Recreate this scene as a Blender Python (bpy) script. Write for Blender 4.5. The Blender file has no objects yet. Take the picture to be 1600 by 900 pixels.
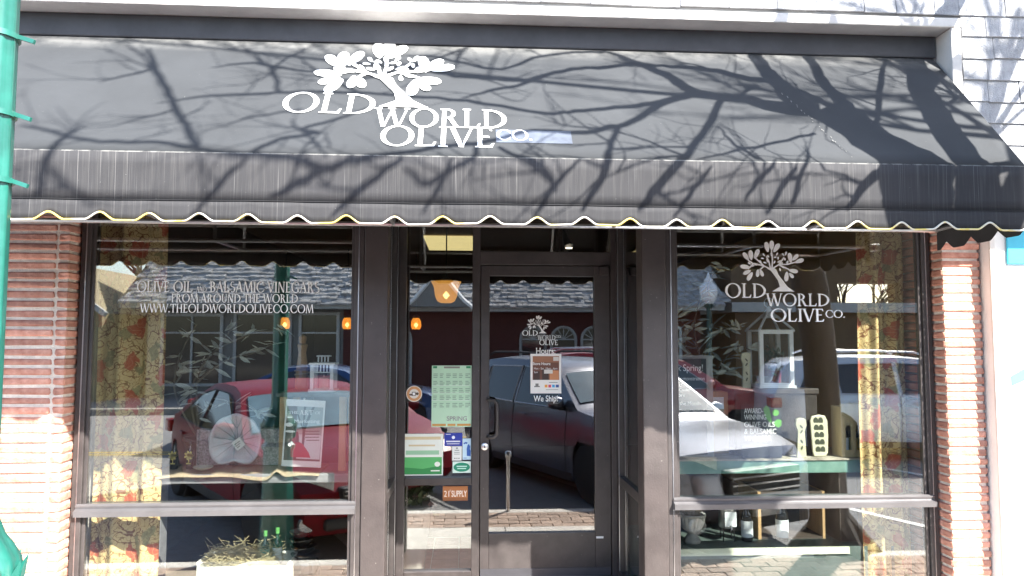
import bpy, bmesh, math, random
from mathutils import Vector, Matrix, noise
R = random.Random(7)
rad = math.radians
sc = bpy.context.scene
col = sc.collection

# ------------------------------------------------------------------ camera, sky, sun, exposure
cam_d = bpy.data.cameras.new('camera'); cam = bpy.data.objects.new('camera', cam_d); col.objects.link(cam)
cam_d.lens = 25.875; cam_d.sensor_width = 36; cam_d.clip_end = 2000; cam_d.clip_start = .05
cam.location = (0, -4.36, 1.66)
cam.rotation_euler = (Matrix.Rotation(rad(-3.5), 3, 'Z') @ Matrix.Rotation(rad(90 + 3.84), 3, 'X') @ Matrix.Rotation(rad(.12), 3, 'Z')).to_euler()
sc.camera = cam
SUN_AZ, SUN_EL = 36.6, 40.4
SUN = Vector((math.sin(rad(SUN_AZ)) * math.cos(rad(SUN_EL)), -math.cos(rad(SUN_AZ)) * math.cos(rad(SUN_EL)), math.sin(rad(SUN_EL))))
w = bpy.data.worlds.new('World'); sc.world = w; w.use_nodes = True
nt = w.node_tree; sky = nt.nodes.new('ShaderNodeTexSky'); sky.sky_type = 'NISHITA'; sky.sun_disc = False
sky.sun_elevation = rad(SUN_EL); sky.sun_rotation = math.atan2(SUN.x, SUN.y); sky.air_density = 1.0; sky.dust_density = 1.2
bg = nt.nodes['Background']; bg.inputs[1].default_value = .13; nt.links.new(sky.outputs[0], bg.inputs[0])
sl = bpy.data.lights.new('sun', 'SUN'); sl.energy = 5.0; sl.angle = rad(.62); sl.color = (1, .955, .88)
so = bpy.data.objects.new('sun', sl); col.objects.link(so); so.rotation_euler = SUN.to_track_quat('Z', 'Y').to_euler(); so.location = (6, -10, 12)
sc.view_settings.view_transform = 'Standard'; sc.view_settings.look = 'None'; sc.view_settings.gamma = 1
sc.view_settings.exposure = 2.25
sc.render.engine = 'CYCLES'; cy = sc.cycles
cy.max_bounces = 10; cy.transparent_max_bounces = 24; cy.glossy_bounces = 5; cy.diffuse_bounces = 6; cy.transmission_bounces = 6
cy.caustics_reflective = False; cy.caustics_refractive = False; cy.use_denoising = True; cy.sample_clamp_indirect = 6

# ------------------------------------------------------------------ helpers
def lin(c):
    if isinstance(c, str):
        c = tuple(int(c[i:i+2], 16) / 255 for i in (0, 2, 4))
        return tuple(((v + .055) / 1.055) ** 2.4 if v > .04045 else v / 12.92 for v in c)
    return c
MATS = {}
def mat(name, c, rough=.6, metal=0, var=.12, vs=6., bump=0., bs=40., spec=.5, stretch=(1, 1, 1), rnd=0., coat=0., emit=None, es=1., c2=None):
    if name in MATS: return MATS[name]
    m = bpy.data.materials.new(name); m.use_nodes = True; MATS[name] = m
    n = m.node_tree.nodes; l = m.node_tree.links; b = n['Principled BSDF']
    c = lin(c)
    b.inputs['Roughness'].default_value = rough; b.inputs['Metallic'].default_value = metal
    b.inputs['Specular IOR Level'].default_value = spec; b.inputs['Coat Weight'].default_value = coat
    b.inputs['Coat Roughness'].default_value = .05
    tc = n.new('ShaderNodeTexCoord'); mp = n.new('ShaderNodeMapping'); l.new(tc.outputs['Object'], mp.inputs[0]); mp.inputs['Scale'].default_value = stretch
    nz = n.new('ShaderNodeTexNoise'); nz.inputs['Scale'].default_value = vs; nz.inputs['Detail'].default_value = 6; nz.inputs['Roughness'].default_value = .65
    l.new(mp.outputs[0], nz.inputs['Vector'])
    rp = n.new('ShaderNodeValToRGB'); l.new(nz.outputs['Fac'], rp.inputs[0])
    rp.color_ramp.elements[0].position = .3; rp.color_ramp.elements[1].position = .7
    rp.color_ramp.elements[0].color = tuple(v * (1 - var) for v in c) + (1,)
    rp.color_ramp.elements[1].color = (tuple(lin(c2)) if c2 else tuple(min(1, v * (1 + var)) for v in c)) + (1,)
    out = rp.outputs[0]
    if rnd:
        oi = n.new('ShaderNodeObjectInfo'); hs = n.new('ShaderNodeHueSaturation'); mr = n.new('ShaderNodeMapRange')
        mr.inputs[3].default_value = 1 - rnd; mr.inputs[4].default_value = 1 + rnd
        l.new(oi.outputs['Random'], mr.inputs[0]); l.new(mr.outputs[0], hs.inputs['Value']); l.new(out, hs.inputs['Color']); out = hs.outputs[0]
    l.new(out, b.inputs['Base Color'])
    if bump:
        n2 = n.new('ShaderNodeTexNoise'); n2.inputs['Scale'].default_value = bs; n2.inputs['Detail'].default_value = 5
        l.new(mp.outputs[0], n2.inputs['Vector'])
        bp = n.new('ShaderNodeBump'); bp.inputs['Strength'].default_value = bump; bp.inputs['Distance'].default_value = .01
        l.new(n2.outputs['Fac'], bp.inputs['Height']); l.new(bp.outputs[0], b.inputs['Normal'])
    if emit:
        b.inputs['Emission Color'].default_value = tuple(lin(emit)) + (1,); b.inputs['Emission Strength'].default_value = es
    return m
def glass(name, ior=1.6, tint=(.93, .95, .94), rough=.0):
    m = bpy.data.materials.new(name); m.use_nodes = True; MATS[name] = m
    n = m.node_tree.nodes; l = m.node_tree.links; n.remove(n['Principled BSDF']); o = n['Material Output']
    tr = n.new('ShaderNodeBsdfTransparent'); tr.inputs[0].default_value = tint + (1,)
    gl = n.new('ShaderNodeBsdfGlossy'); gl.inputs['Roughness'].default_value = rough; gl.inputs[0].default_value = (1, 1, 1, 1)
    ge = n.new('ShaderNodeNewGeometry'); mr = n.new('ShaderNodeMapRange'); mr.inputs[3].default_value = ior; mr.inputs[4].default_value = 1 / ior
    l.new(ge.outputs['Backfacing'], mr.inputs[0]); fr = n.new('ShaderNodeFresnel'); l.new(mr.outputs[0], fr.inputs[0])
    tc = n.new('ShaderNodeTexCoord'); nz = n.new('ShaderNodeTexNoise'); nz.inputs['Scale'].default_value = 1.3; nz.inputs['Detail'].default_value = 1
    l.new(tc.outputs['Object'], nz.inputs['Vector']); bp = n.new('ShaderNodeBump'); bp.inputs['Strength'].default_value = .02; bp.inputs['Distance'].default_value = .008
    l.new(nz.outputs['Fac'], bp.inputs['Height']); l.new(bp.outputs[0], gl.inputs['Normal'])
    mx = n.new('ShaderNodeMixShader'); l.new(fr.outputs[0], mx.inputs[0]); l.new(tr.outputs[0], mx.inputs[1]); l.new(gl.outputs[0], mx.inputs[2]); l.new(mx.outputs[0], o.inputs[0])
    return m

def empty(name, loc=(0, 0, 0)):
    o = bpy.data.objects.new(name, None); col.objects.link(o); o.location = loc; o.empty_display_size = .1
    return o
def tag(o, label=None, cat=None, group=None, kind=None):
    if label: o['label'] = label
    if cat: o['category'] = cat
    if group: o['group'] = group
    if kind: o['kind'] = kind
    return o
def thing(name, label, cat, loc=(0, 0, 0), group=None): return tag(empty(name, loc), label, cat, group)
def adopt(o, p):
    o.parent = p
    o.matrix_parent_inverse = Matrix.Translation(-Vector(p.location))   # every adopted object keeps its world place
    return o
class MB:
    def __init__(s): s.v = []; s.f = []; s.m = []; s.k = 0
    def add(s, vs, fs, k=None):
        o = len(s.v); s.v += [tuple(v) for v in vs]; s.f += [tuple(i + o for i in f) for f in fs]; s.m += [s.k if k is None else k] * len(fs); return s
    def box(s, x0, y0, z0, x1, y1, z1, k=None):
        return s.add([(x0,y0,z0),(x1,y0,z0),(x1,y1,z0),(x0,y1,z0),(x0,y0,z1),(x1,y0,z1),(x1,y1,z1),(x0,y1,z1)],
                     [(0,3,2,1),(4,5,6,7),(0,1,5,4),(1,2,6,5),(2,3,7,6),(3,0,4,7)], k)
    def obox(s, c, ax, ay, az, k=None):   # box from centre and three half-axis vectors
        c, ax, ay, az = map(Vector, (c, ax, ay, az))
        vs = [c + i*ax + j*ay + h*az for h in (-1,1) for i,j in ((-1,-1),(1,-1),(1,1),(-1,1))]
        return s.add(vs, [(0,3,2,1),(4,5,6,7),(0,1,5,4),(1,2,6,5),(2,3,7,6),(3,0,4,7)], k)
    def prism(s, pts, fn0, fn1, k=None):   # polygon pts, two maps to 3D (front, back)
        n = len(pts); return s.add([fn0(p) for p in pts] + [fn1(p) for p in pts], [tuple(range(n)), tuple(range(2*n-1, n-1, -1))] + [(i, i+n, (i+1) % n + n, (i+1) % n) for i in range(n)], k)
    def tube(s, pts, rs, n=8, k=None, cap=True):
        pts = [Vector(p) for p in pts]
        if not hasattr(rs, '__len__'): rs = [rs] * len(pts)
        rings = []; u = None
        for i, p in enumerate(pts):
            t = (pts[min(i+1, len(pts)-1)] - pts[max(i-1, 0)])
            t = t.normalized() if t.length > 1e-9 else Vector((0,0,1))
            if u is None: u = t.orthogonal().normalized()
            else:
                u = u - t * u.dot(t); u = u.normalized() if u.length > 1e-6 else t.orthogonal().normalized()
            v = t.cross(u)
            rings.append([p + (u * math.cos(a) + v * math.sin(a)) * rs[i] for a in (2*math.pi*j/n for j in range(n))])
        vs = [q for r in rings for q in r]; fs = []
        for i in range(len(pts)-1):
            for j in range(n): fs.append((i*n+j, i*n+(j+1) % n, (i+1)*n+(j+1) % n, (i+1)*n+j))
        if cap: fs += [tuple(range(n-1, -1, -1)), tuple(range((len(pts)-1)*n, len(pts)*n))]
        return s.add(vs, fs, k)
    def lathe(s, c, prof, n=16, k=None, axis='Z', sx=1, sy=1):
        c = Vector(c); vs = []; fs = []
        for r, h in prof:
            for j in range(n):
                a = 2*math.pi*j/n; x, y = r*math.cos(a)*sx, r*math.sin(a)*sy
                vs.append(c + (Vector((x, y, h)) if axis == 'Z' else Vector((x, h, y)) if axis == 'Y' else Vector((h, x, y))))
        m = len(prof)
        for i in range(m-1):
            for j in range(n):
                q = (i*n+j, i*n+(j+1) % n, (i+1)*n+(j+1) % n, (i+1)*n+j); fs.append(q if axis != 'Y' else q[::-1])
        fs += [tuple(range(n-1, -1, -1)), tuple(range((m-1)*n, m*n))]
        return s.add(vs, fs, k)
    def grid(s, fn, nu, nv, k=None):
        vs = [fn(i/nu, j/nv) for j in range(nv+1) for i in range(nu+1)]
        return s.add(vs, [(j*(nu+1)+i, j*(nu+1)+i+1, (j+1)*(nu+1)+i+1, (j+1)*(nu+1)+i) for j in range(nv) for i in range(nu)], k)
    def poly(s, pts, k=None): return s.add(pts, [tuple(range(len(pts)))], k)
    def mesh(s, name, mats, smooth=False):
        me = bpy.data.meshes.new(name); me.from_pydata(s.v, [], s.f); 
        for m in (mats if isinstance(mats, (list, tuple)) else [mats]): me.materials.append(m)
        for p, k in zip(me.polygons, s.m): p.material_index = k; p.use_smooth = smooth
        me.update(); return me
    def build(s, name, mats, parent=None, smooth=False, bev=0, ang=40, fix=False):
        me = s.mesh(name, mats, smooth)
        if fix:
            b = bmesh.new(); b.from_mesh(me); bmesh.ops.recalc_face_normals(b, faces=b.faces); b.to_mesh(me); b.free()
        o = bpy.data.objects.new(name, me); col.objects.link(o)
        if smooth and not bev:
            try: me.set_sharp_from_angle(angle=rad(ang))
            except Exception: pass
        if bev:
            md = o.modifiers.new('bevel', 'BEVEL'); md.width = bev; md.segments = 2; md.limit_method = 'ANGLE'; md.angle_limit = rad(35)
        if parent: adopt(o, parent)
        return o
def inst(name, me, parent, loc, rot=None, scale=None):
    o = bpy.data.objects.new(name, me); col.objects.link(o); o.location = loc
    if rot: o.rotation_euler = rot
    if scale: o.scale = scale
    if parent: adopt(o, parent)
    return o

# ------------------------------------------------------------------ lettering (roman capitals built from strokes)
def _glyph(ch):
    T, t, s, h = .15, .075, .075, .055
    P = []
    def rect(x0, y0, x1, y1): P.append([(x0,y0),(x1,y0),(x1,y1),(x0,y1)])
    def serif(x0, x1, top):
        if top: rect(x0-s, 1-h, x1+s, 1)
        else: rect(x0-s, 0, x1+s, h)
    def stem(x, wd=T, a=True, b=True):
        rect(x, 0, x+wd, 1)
        if a: serif(x, x+wd, True)
        if b: serif(x, x+wd, False)
    def diag(x0, y0, x1, y1, wd): P.append([(x0,y0),(x0+wd,y0),(x1+wd,y1),(x1,y1)])
    def bowl(cx, cy, rx, ry, tx, ty, a0, a1, n=22):
        o = [(cx+rx*math.cos(rad(a0+(a1-a0)*i/n)), cy+ry*math.sin(rad(a0+(a1-a0)*i/n))) for i in range(n+1)]
        q = [(cx+(rx-tx)*math.cos(rad(a0+(a1-a0)*i/n)), cy+(ry-ty)*math.sin(rad(a0+(a1-a0)*i/n))) for i in range(n+1)]
        for i in range(n): P.append([o[i], o[i+1], q[i+1], q[i]])
    W = .8
    if ch == 'O': bowl(.54, .5, .54, .52, .165, .065, 0, 360, 36); W = 1.08
    elif ch == 'L': stem(.08); rect(.08, 0, .6, t); P.append([(.6,0),(.66,.24),(.6,.24),(.52,t)]); W = .68
    elif ch == 'D': stem(.08); bowl(.2, .5, .72, .5, .17, .07, -90, 90); W = .94
    elif ch == 'I': stem(.08); W = .31
    elif ch == 'E':
        stem(.08); rect(.08,0,.55,t); rect(.08,1-t,.53,1); rect(.2,.48,.46,.48+t); P.append([(.55,0),(.62,.2),(.56,.2),(.48,t)]); P.append([(.53,1),(.56,.82),(.5,.82),(.46,1-t)]); W = .64
    elif ch == 'F':
        stem(.08); rect(.08,1-t,.53,1); rect(.2,.48,.46,.48+t); P.append([(.53,1),(.56,.8),(.5,.8),(.46,1-t)]); W = .58
    elif ch == 'H': stem(.08); stem(.62); rect(.2,.48,.66,.48+t); W = .86
    elif ch == 'T': stem(.3, T, False); rect(0,1-t,.75,1); P.append([(0,1),(-.02,.8),(.05,.8),(.1,1-t)]); P.append([(.75,1),(.77,.8),(.7,.8),(.65,1-t)]); W = .75
    elif ch == 'A': diag(0,0,.36,1,t); diag(.62,0,.3,1,.16); rect(.16,.34,.66,.34+.06); rect(-.06,0,.16,h); rect(.55,0,.86,h); W = .82
    elif ch == 'V': diag(.3,0,-.02,1,.16); diag(.36,0,.68,1,t); rect(-.1,1-h,.22,1); rect(.6,1-h,.82,1); W = .76
    elif ch == 'W': diag(.26,0,0,1,.15); diag(.32,0,.58,1,t); diag(.78,0,.5,1,.15); diag(.86,0,1.12,1,t); rect(-.08,1-h,.22,1); rect(.44,1-h,.72,1); rect(1.04,1-h,1.26,1); W = 1.22
    elif ch == 'M': diag(.06,0,.14,1,t); diag(.46,0,.14,1,.15); diag(.5,0,.82,1,t); diag(.92,0,.82,1,.15); rect(0,0,.2,h); rect(.86,0,1.14,h); W = 1.1
    elif ch == 'N': rect(.1,0,.1+t,1); diag(.62,0,.08,1,.16); rect(.68,0,.68+t,1); serif(.1,.1+t,False); serif(.68,.68+t,True); W = .86
    elif ch in 'RBP':
        stem(.08); bowl(.24,.74,.34,.26,.15,.065,-90,90); rect(.15,1-.065,.3,1); rect(.15,.48,.3,.54)
        if ch == 'R': diag(.56,0,.3,.5,.17); rect(.54,0,.84,h); W = .8
        elif ch == 'B': bowl(.26,.27,.4,.27,.16,.065,-90,90); rect(.15,0,.3,.065); W = .7
        else: W = .6
    elif ch in 'CG':
        bowl(.52,.5,.52,.52,.165,.065,42,318,30); P.append([(.9,.85),(.92,.62),(.86,.66),(.84,.78)]); W = .92
        if ch == 'G': rect(.72,.04,.87,.42); rect(.64,.42-h,.94,.42); W = .96
        else: P.append([(.9,.15),(.92,.34),(.86,.3),(.84,.2)])
    elif ch == 'S':
        bowl(.3,.745,.27,.265,.13,.065,50,270,18); bowl(.3,.265,.29,.275,.14,.07,-130,90,18); W = .62
    elif ch == 'U':
        rect(.08,.34,.23,1); rect(.62,.34,.62+t,1); bowl(.385,.34,.308,.35,.12,.06,180,360,18); serif(.08,.23,True); serif(.62,.62+t,True); W = .8
    elif ch == '.': bowl(.1,.08,.09,.09,.088,.088,0,360,10); W = .22
    elif ch == ' ': W = .3
    return P, W
def lettering(mb, text, x0, x1, z0, hgt, fn, track=.05, small=None, k=0, eps=.00004):
    """capitals set on a baseline from x0 to x1, cap height hgt; fn(x, z, lift) -> 3D"""
    runs = []; x = 0
    for ch in text:
        sca = .68 if ch.islower() else 1.0
        P, W = _glyph(ch.upper()); runs.append((P, x, sca)); x += (W + track) * sca
    tot = x - track; sx = (x1 - x0) / tot; j = 0
    for P, xx, sca in runs:
        for q in P:
            mb.poly([fn(x0 + (xx + px*sca)*sx, z0 + pz*sca*hgt, eps*(j % 40)) for px, pz in q], k); j += 1
LEAF = [(540,148,27,12,100),(564,140,26,12,88),(588,152,27,12,55),(432,197,24,11,125),(457,190,26,12,95),(486,184,27,11,65),(428,250,27,11,172),(436,277,22,10,205),(450,298,25,11,238),
        (490,281,20,9,265),(510,281,19,9,290),(704,218,24,11,20),(684,200,21,10,45),(657,203,27,11,100),(672,269,24,11,-10),(661,292,17,9,-50),(636,298,26,11,262),
        (523,188,9,4,120),(516,206,8,4,170),(540,216,11,5,95),(590,184,9,4,60),(580,200,8,4,20),(600,222,11,5,30),(636,180,10,5,70),(622,186,8,4,130),(560,185,9,4,90),(480,238,9,5,150),(464,244,10,5,190),
        (620,250,10,5,-30),(604,262,9,4,-80),(545,196,8,4,140),(528,228,9,4,160),(576,225,9,4,60),(612,232,9,4,45),(448,232,9,5,140),(642,225,9,5,60),(505,222,9,4,130),(595,205,8,4,80),(630,210,8,4,100)]
def logo_tree(mb, x0, x1, z0, z1, fn, fat=1.0, k=0):
    u = lambda px: x0 + (px-405)/320*(x1-x0); v = lambda py: z1 - (py-120)/253*(z1-z0); j = 50
    for cx, cy, a, b, an in LEAF:
        c, s = math.cos(rad(an)), math.sin(rad(an)); pts = []
        for i in range(14):
            t = 2*math.pi*i/14; ex = a*math.cos(t)*fat; ey = b*math.sin(t)*(1+.25*math.cos(t))*fat
            pts.append((u(cx + ex*c - ey*s), v(cy - (ex*s + ey*c))))
        mb.poly([fn(p[0], p[1], .00004*j) for p in pts], k); j += 1
    tr = [(536,258),(556,268),(572,290),(592,318),(600,350),(568,370),(562,374),(676,374),(668,370),(640,350),(618,320),(596,290),(584,262),(572,254)]
    mb.poly([fn(u(a), v(b), .00004*j) for a, b in tr][::-1], k); j += 1
    for st in ([(560,262),(520,244),(470,232),(440,262)],[(556,262),(548,225),(535,195)],[(562,262),(566,215),(562,165)],[(565,258),(600,236),(640,236),(690,222)],[(600,240),(650,262)],[(520,244),(490,215),(478,205)],[(600,236),(625,200)],[(470,236),(440,215)],[(520,246),(498,268)]):
        wd = 4.2*fat
        for (ax, ay), (bx, by) in zip(st, st[1:]):
            d = math.hypot(bx-ax, by-ay); nx, ny = -(by-ay)/d*wd, (bx-ax)/d*wd
            mb.poly([fn(u(p), v(q), .00004*j) for p, q in ((ax+nx,ay+ny),(bx+nx*.7,by+ny*.7),(bx-nx*.7,by-ny*.7),(ax-nx,ay-ny))], k); j += 1
def text_mesh(s, size, m, name, loc, parent, width=None, rotz=0, bold=0., rot=None):
    cu = bpy.data.curves.new(name, 'FONT'); cu.body = s; cu.size = size; cu.offset = bold
    o = bpy.data.objects.new(name, cu); col.objects.link(o)
    bpy.context.view_layer.update()
    me = bpy.data.meshes.new_from_object(o.evaluated_get(bpy.context.evaluated_depsgraph_get()))
    bpy.data.objects.remove(o); me.name = name; me.materials.clear(); me.materials.append(m)
    if width and me.vertices:
        xs = [v.co.x for v in me.vertices]; f = width / (max(xs)-min(xs)); x0 = min(xs)
        for v in me.vertices: v.co.x = (v.co.x - x0)*f
    M = Matrix.Translation(loc) @ (rot or Matrix.Rotation(rad(90), 4, 'X'))
    me.transform(M)
    ob = bpy.data.objects.new(name, me); col.objects.link(ob)
    if parent: adopt(ob, parent)
    return ob
def printed(name, label, cat, x0, z0, x1, z1, y, cols, marks, thick=.002, parent=None, tilt=0, group=None):
    """flat sheet facing the street; marks = (x0,z0,x1,z1,colour index) in 0..1 of the sheet"""
    mb = MB(); W, H = x1-x0, z1-z0; c, s = math.cos(rad(tilt)), math.sin(rad(tilt)); ox, oz = (x0+x1)/2, (z0+z1)/2
    def M(u, v, d): a, b = (u-.5)*W, (v-.5)*H; return (ox + a*c - b*s, y - d, oz + a*s + b*c)
    mb.prism([(0,0),(1,0),(1,1),(0,1)], lambda p: M(p[0],p[1],thick), lambda p: M(p[0],p[1],0), 0)
    for i, q in enumerate(marks):
        lift = thick + .0004 + .00006*(i % 30)
        if len(q) == 5: mb.poly([M(q[0],q[1],lift), M(q[2],q[1],lift), M(q[2],q[3],lift), M(q[0],q[3],lift)], q[4])
        else: mb.poly([M(a, b, lift) for a, b in q[0]], q[1])
    o = mb.build(name, [mat('print_' + cc if isinstance(cc, str) else 'print', cc, .55, var=.04) for cc in cols], parent)
    if label: tag(o, label, cat, group)
    return o
def ell(cx, cy, rx, ry, n=18, a0=0, a1=360): return [(cx+rx*math.cos(rad(a0+(a1-a0)*i/n)), cy+ry*math.sin(rad(a0+(a1-a0)*i/n))) for i in range(n)]
# ------------------------------------------------------------------ materials of the setting
M_frame = mat('frame_brown', (.048, .041, .040), .38, var=.25, vs=9, bump=.08, bs=120)
M_pil = mat('pilaster_brown', (.044, .035, .034), .45, var=.2, vs=5, bump=.1, bs=90, c2=(.058, .047, .045))
M_brick = mat('brick_red', (.53, .19, .125), .85, var=.3, vs=14, bump=.6, bs=60, rnd=.28, c2=(.63, .35, .27))
M_mortar = mat('mortar', (.68, .61, .53), .95, var=.2, vs=20, bump=.6, bs=90)
M_shing = mat('shingle_white', (.34, .35, .37), .9, var=.2, vs=30, bump=.5, bs=140, rnd=.08)
M_trim = mat('trim_white', (.66, .64, .61), .9, var=.14, vs=4, bump=.12, spec=.15)
M_dark = mat('headrail_black', (.05, .05, .055), .6, var=.25)
M_glass = glass('window_glass', 2.2, (.90, .92, .91))
M_glassd = glass('door_glass', 2.1, (.72, .71, .70))
M_vinyl = mat('vinyl_white', (.85, .85, .84), .5, var=.03)
M_steel = mat('steel', (.55, .55, .56), .3, metal=1, var=.08)
M_ochre = mat('plaster_ochre', (.45, .28, .09), .8, var=.15, vs=3)
M_conc = mat('concrete', (.66, .63, .57), .9, var=.16, vs=5, bump=.35, bs=80)
M_asph = mat('asphalt', (.20, .20, .202), .92, var=.2, vs=12, bump=.6, bs=220, c2=(.27, .27, .27))
def wear(m, amt=.5):      # paint chips and dust specks
    n = m.node_tree.nodes; l = m.node_tree.links; b = n['Principled BSDF']; src = b.inputs['Base Color'].links[0].from_socket
    tc = n.new('ShaderNodeTexCoord'); z = n.new('ShaderNodeTexNoise'); z.inputs['Scale'].default_value = 55; z.inputs['Detail'].default_value = 3; l.new(tc.outputs['Object'], z.inputs['Vector'])
    r = n.new('ShaderNodeMapRange'); r.inputs[1].default_value = .72; r.inputs[2].default_value = .76; r.inputs[4].default_value = amt; l.new(z.outputs['Fac'], r.inputs[0])
    x = n.new('ShaderNodeMix'); x.data_type = 'RGBA'; l.new(r.outputs[0], x.inputs[0]); l.new(src, x.inputs[6]); x.inputs[7].default_value = (.30, .28, .26, 1); 
    z2 = n.new('ShaderNodeTexNoise'); z2.inputs['Scale'].default_value = 4; z2.inputs['Detail'].default_value = 8; l.new(tc.outputs['Object'], z2.inputs['Vector'])
    r2 = n.new('ShaderNodeMapRange'); r2.inputs[1].default_value = .55; r2.inputs[2].default_value = .75; r2.inputs[4].default_value = .35; l.new(z2.outputs['Fac'], r2.inputs[0])
    y = n.new('ShaderNodeMix'); y.data_type = 'RGBA'; l.new(r2.outputs[0], y.inputs[0]); l.new(x.outputs[2], y.inputs[6]); y.inputs[7].default_value = (.10, .09, .085, 1); l.new(y.outputs[2], b.inputs['Base Color'])
wear(M_frame, .35); wear(M_pil, .5)
SW = -.06; ST = -.24            # sidewalk and street levels

# ------------------------------------------------------------------ ground
g = MB().grid(lambda u, v: (-150 + 300*u, 60 - 220*v, ST), 30, 22).build('street', M_asph); tag(g, kind='structure')
sw = MB().box(-40, -.85, -.3, 40, .80, SW).box(-40, -1.40, -.3, 40, -.85, SW - .055).build('sidewalk', M_conc); tag(sw, kind='structure')
jm = mat('joint_dark', (.12, .11, .10), .95)
jj = MB()
for i in range(-4, 6): jj.box(i*1.5 + .35, -.85, SW - .002, i*1.5 + .362, .02, SW + .0015)
jj.build('slab_joint', jm, sw)
kb = MB().box(-40, -1.56, -.35, 40, -1.40, SW - .002).build('kerb', mat('kerb_concrete', (.62, .59, .53), .9, var=.18, bump=.4), bev=.02); tag(kb, kind='structure')
M_pav = mat('paver', (.44, .33, .26), .9, var=.25, vs=10, bump=.5, bs=90, rnd=.2)
def chunk(w_, d_, h_, seed, bev=.006, jit=.0015, name='brick', m=None):
    b = bmesh.new(); bmesh.ops.create_cube(b, size=1)
    for v in b.verts: v.co = Vector((v.co.x*w_, v.co.y*d_, v.co.z*h_))
    bmesh.ops.bevel(b, geom=b.edges[:], offset=bev, segments=1, affect='EDGES')
    q = random.Random(seed)
    for v in b.verts: v.co += Vector((q.uniform(-1,1), q.uniform(-1,1), q.uniform(-1,1)))*jit
    me = bpy.data.meshes.new(name); b.to_mesh(me); b.free(); me.materials.append(m or M_brick); return me
pv = [chunk(.194, .094, .06, i, .004, .001, 'paver', M_pav) for i in range(3)]
for r_ in range(5):
    for i in range(40):
        x = -3.1 + i*.2 + (r_ % 2)*.1
        inst('paver', R.choice(pv), sw, (x, -1.345 + r_*.11, SW - .029 + R.uniform(-.002, .002)), (0, 0, R.uniform(-.01, .01)), (1, 1.08, 1))
fs = MB().box(-60, -17.6, -.3, 60, -14.2, ST + .14).build('far_sidewalk', mat('far_concrete', (.26, .25, .23), .9, var=.15)); tag(fs, kind='structure')
M_line = mat('road_paint', (.75, .75, .72), .8, var=.2, vs=25)
for i, x in enumerate((-6.8, -3.95, -1.0, 1.9, 4.85, 7.8)):
    d = Vector((.42, .907, 0)); n_ = Vector((.907, -.42, 0))*.055; a = Vector((x + .35, -1.75, ST + .004)); b = a - d*5.0
    ln = MB().poly([a - n_, b - n_, b + n_, a + n_][::-1]).build('parking_line', M_line, g)
for y in (-8.0, -8.25):
    MB().poly([(-60, y - .05, ST + .004), (60, y - .05, ST + .004), (60, y + .05, ST + .004), (-60, y + .05, ST + .004)]).build('centre_line', mat('road_yellow', (.6, .42, .08), .8, var=.2, vs=20), g)

# ------------------------------------------------------------------ the shop
shop = thing('shop_building', 'shopfront with brick pillars, dark brown frames and shingled upper wall', 'shop', (0, 0, SW))
# brick pillars: mortar core with each brick set on it
def pillar(x0, x1, widths, label, inner, bh=.037):
    core = MB().box(x0 + .017, -.111, SW, x1 - .017, .52, 2.95).build('brick_pillar', M_mortar, shop); core['label'] = label
    meshes = {}
    pitch = .0535; n = int((2.9 - SW)/pitch)
    for c in range(n):
        z = SW + pitch*(c + .5); x = x0
        for j, wd in enumerate(widths):
            key = (j, c % 4)
            if key not in meshes: meshes[key] = chunk(wd - .013, .13, bh, 10*j + c % 4, .007, .0028)
            inst('brick', meshes[key], core, (x + wd/2, -.055 + R.uniform(-.0035, .0035), z + R.uniform(-.001, .001)), (R.uniform(-.02, .02), 0, R.uniform(-.006, .006)))
            x += wd
    key = chunk(.13, .27, .0425, 99, .006, .002)
    for c in range(0 if inner else n, n):
        z = SW + pitch*(c + .5)
        inst('brick', key, core, (inner*( .0) + (x0 + .055 if inner < 0 else x1 - .055), .155 + R.uniform(-.003, .003), z))
pillar(-2.75, -2.212, (.165, .295, .078), 'rough pink brick pillar left of the shop window', 0)
pillar(2.842, 3.095, (.253,), 'narrow red brick pillar between window and white wall', -1)

# shingled upper wall with white trimmed recess for the awning
uw = MB().box(-4, -.47, 3.46, 4.6, -.2, 5.6).box(2.80, -.47, 2.49, 4.6, -.2, 3.46).build('shingle_wall', mat('sheathing', (.3, .3, .3), .9), shop)
smesh = {}
def shingle_mesh(i):
    if i not in smesh:
        wd = (.14, .18, .22, .27)[i]
        b = MB().add([(-wd/2, -.014, 0), (wd/2, -.014, 0), (wd/2, -.003, .135), (-wd/2, -.003, .135), (-wd/2, 0, 0), (wd/2, 0, 0), (wd/2, .004, .135), (-wd/2, .004, .135)],
                     [(0,1,2,3), (5,4,7,6), (1,0,4,5), (2,1,5,6), (0,3,7,4), (3,2,6,7)])
        smesh[i] = (wd, b.mesh('shingle', M_shing))
    return smesh[i]
row = .124
for r_ in range(13):
    z = 2.49 + r_*row
    xs0 = 2.772 if z < 3.44 else -3.2
    x = xs0 - (R.uniform(0, .1) if z > 3.44 else 0)
    while x < 4.0:
        wd, me = shingle_mesh(R.randrange(4))
        if z < 3.44 and x == xs0 and r_ % 2: wd, me = shingle_mesh(0)
        inst('shingle', me, uw, (x + wd/2, -.472 - R.uniform(0, .004), z + R.uniform(-.005, .003)), (0, R.uniform(-.006, .006), 0))
        x += wd + .004
MB().box(-4, -.50, 3.40, 2.756, -.36, 3.455).build('fascia_trim', M_trim, shop, bev=.006)
MB().box(2.70, -.497, 2.50, 2.757, -.352, 3.398).build('side_trim', M_trim, shop, bev=.004)
MB().box(-4, -.36, 2.94, 2.70, -.30, 3.42).build('header_wall', mat('header_grey', (.25, .23, .22), .7), shop)
MB().box(-4, -.36, 2.86, 4.6, .9, 2.94).build('soffit', mat('soffit_brown', (.10, .07, .05), .7), shop)
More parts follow.
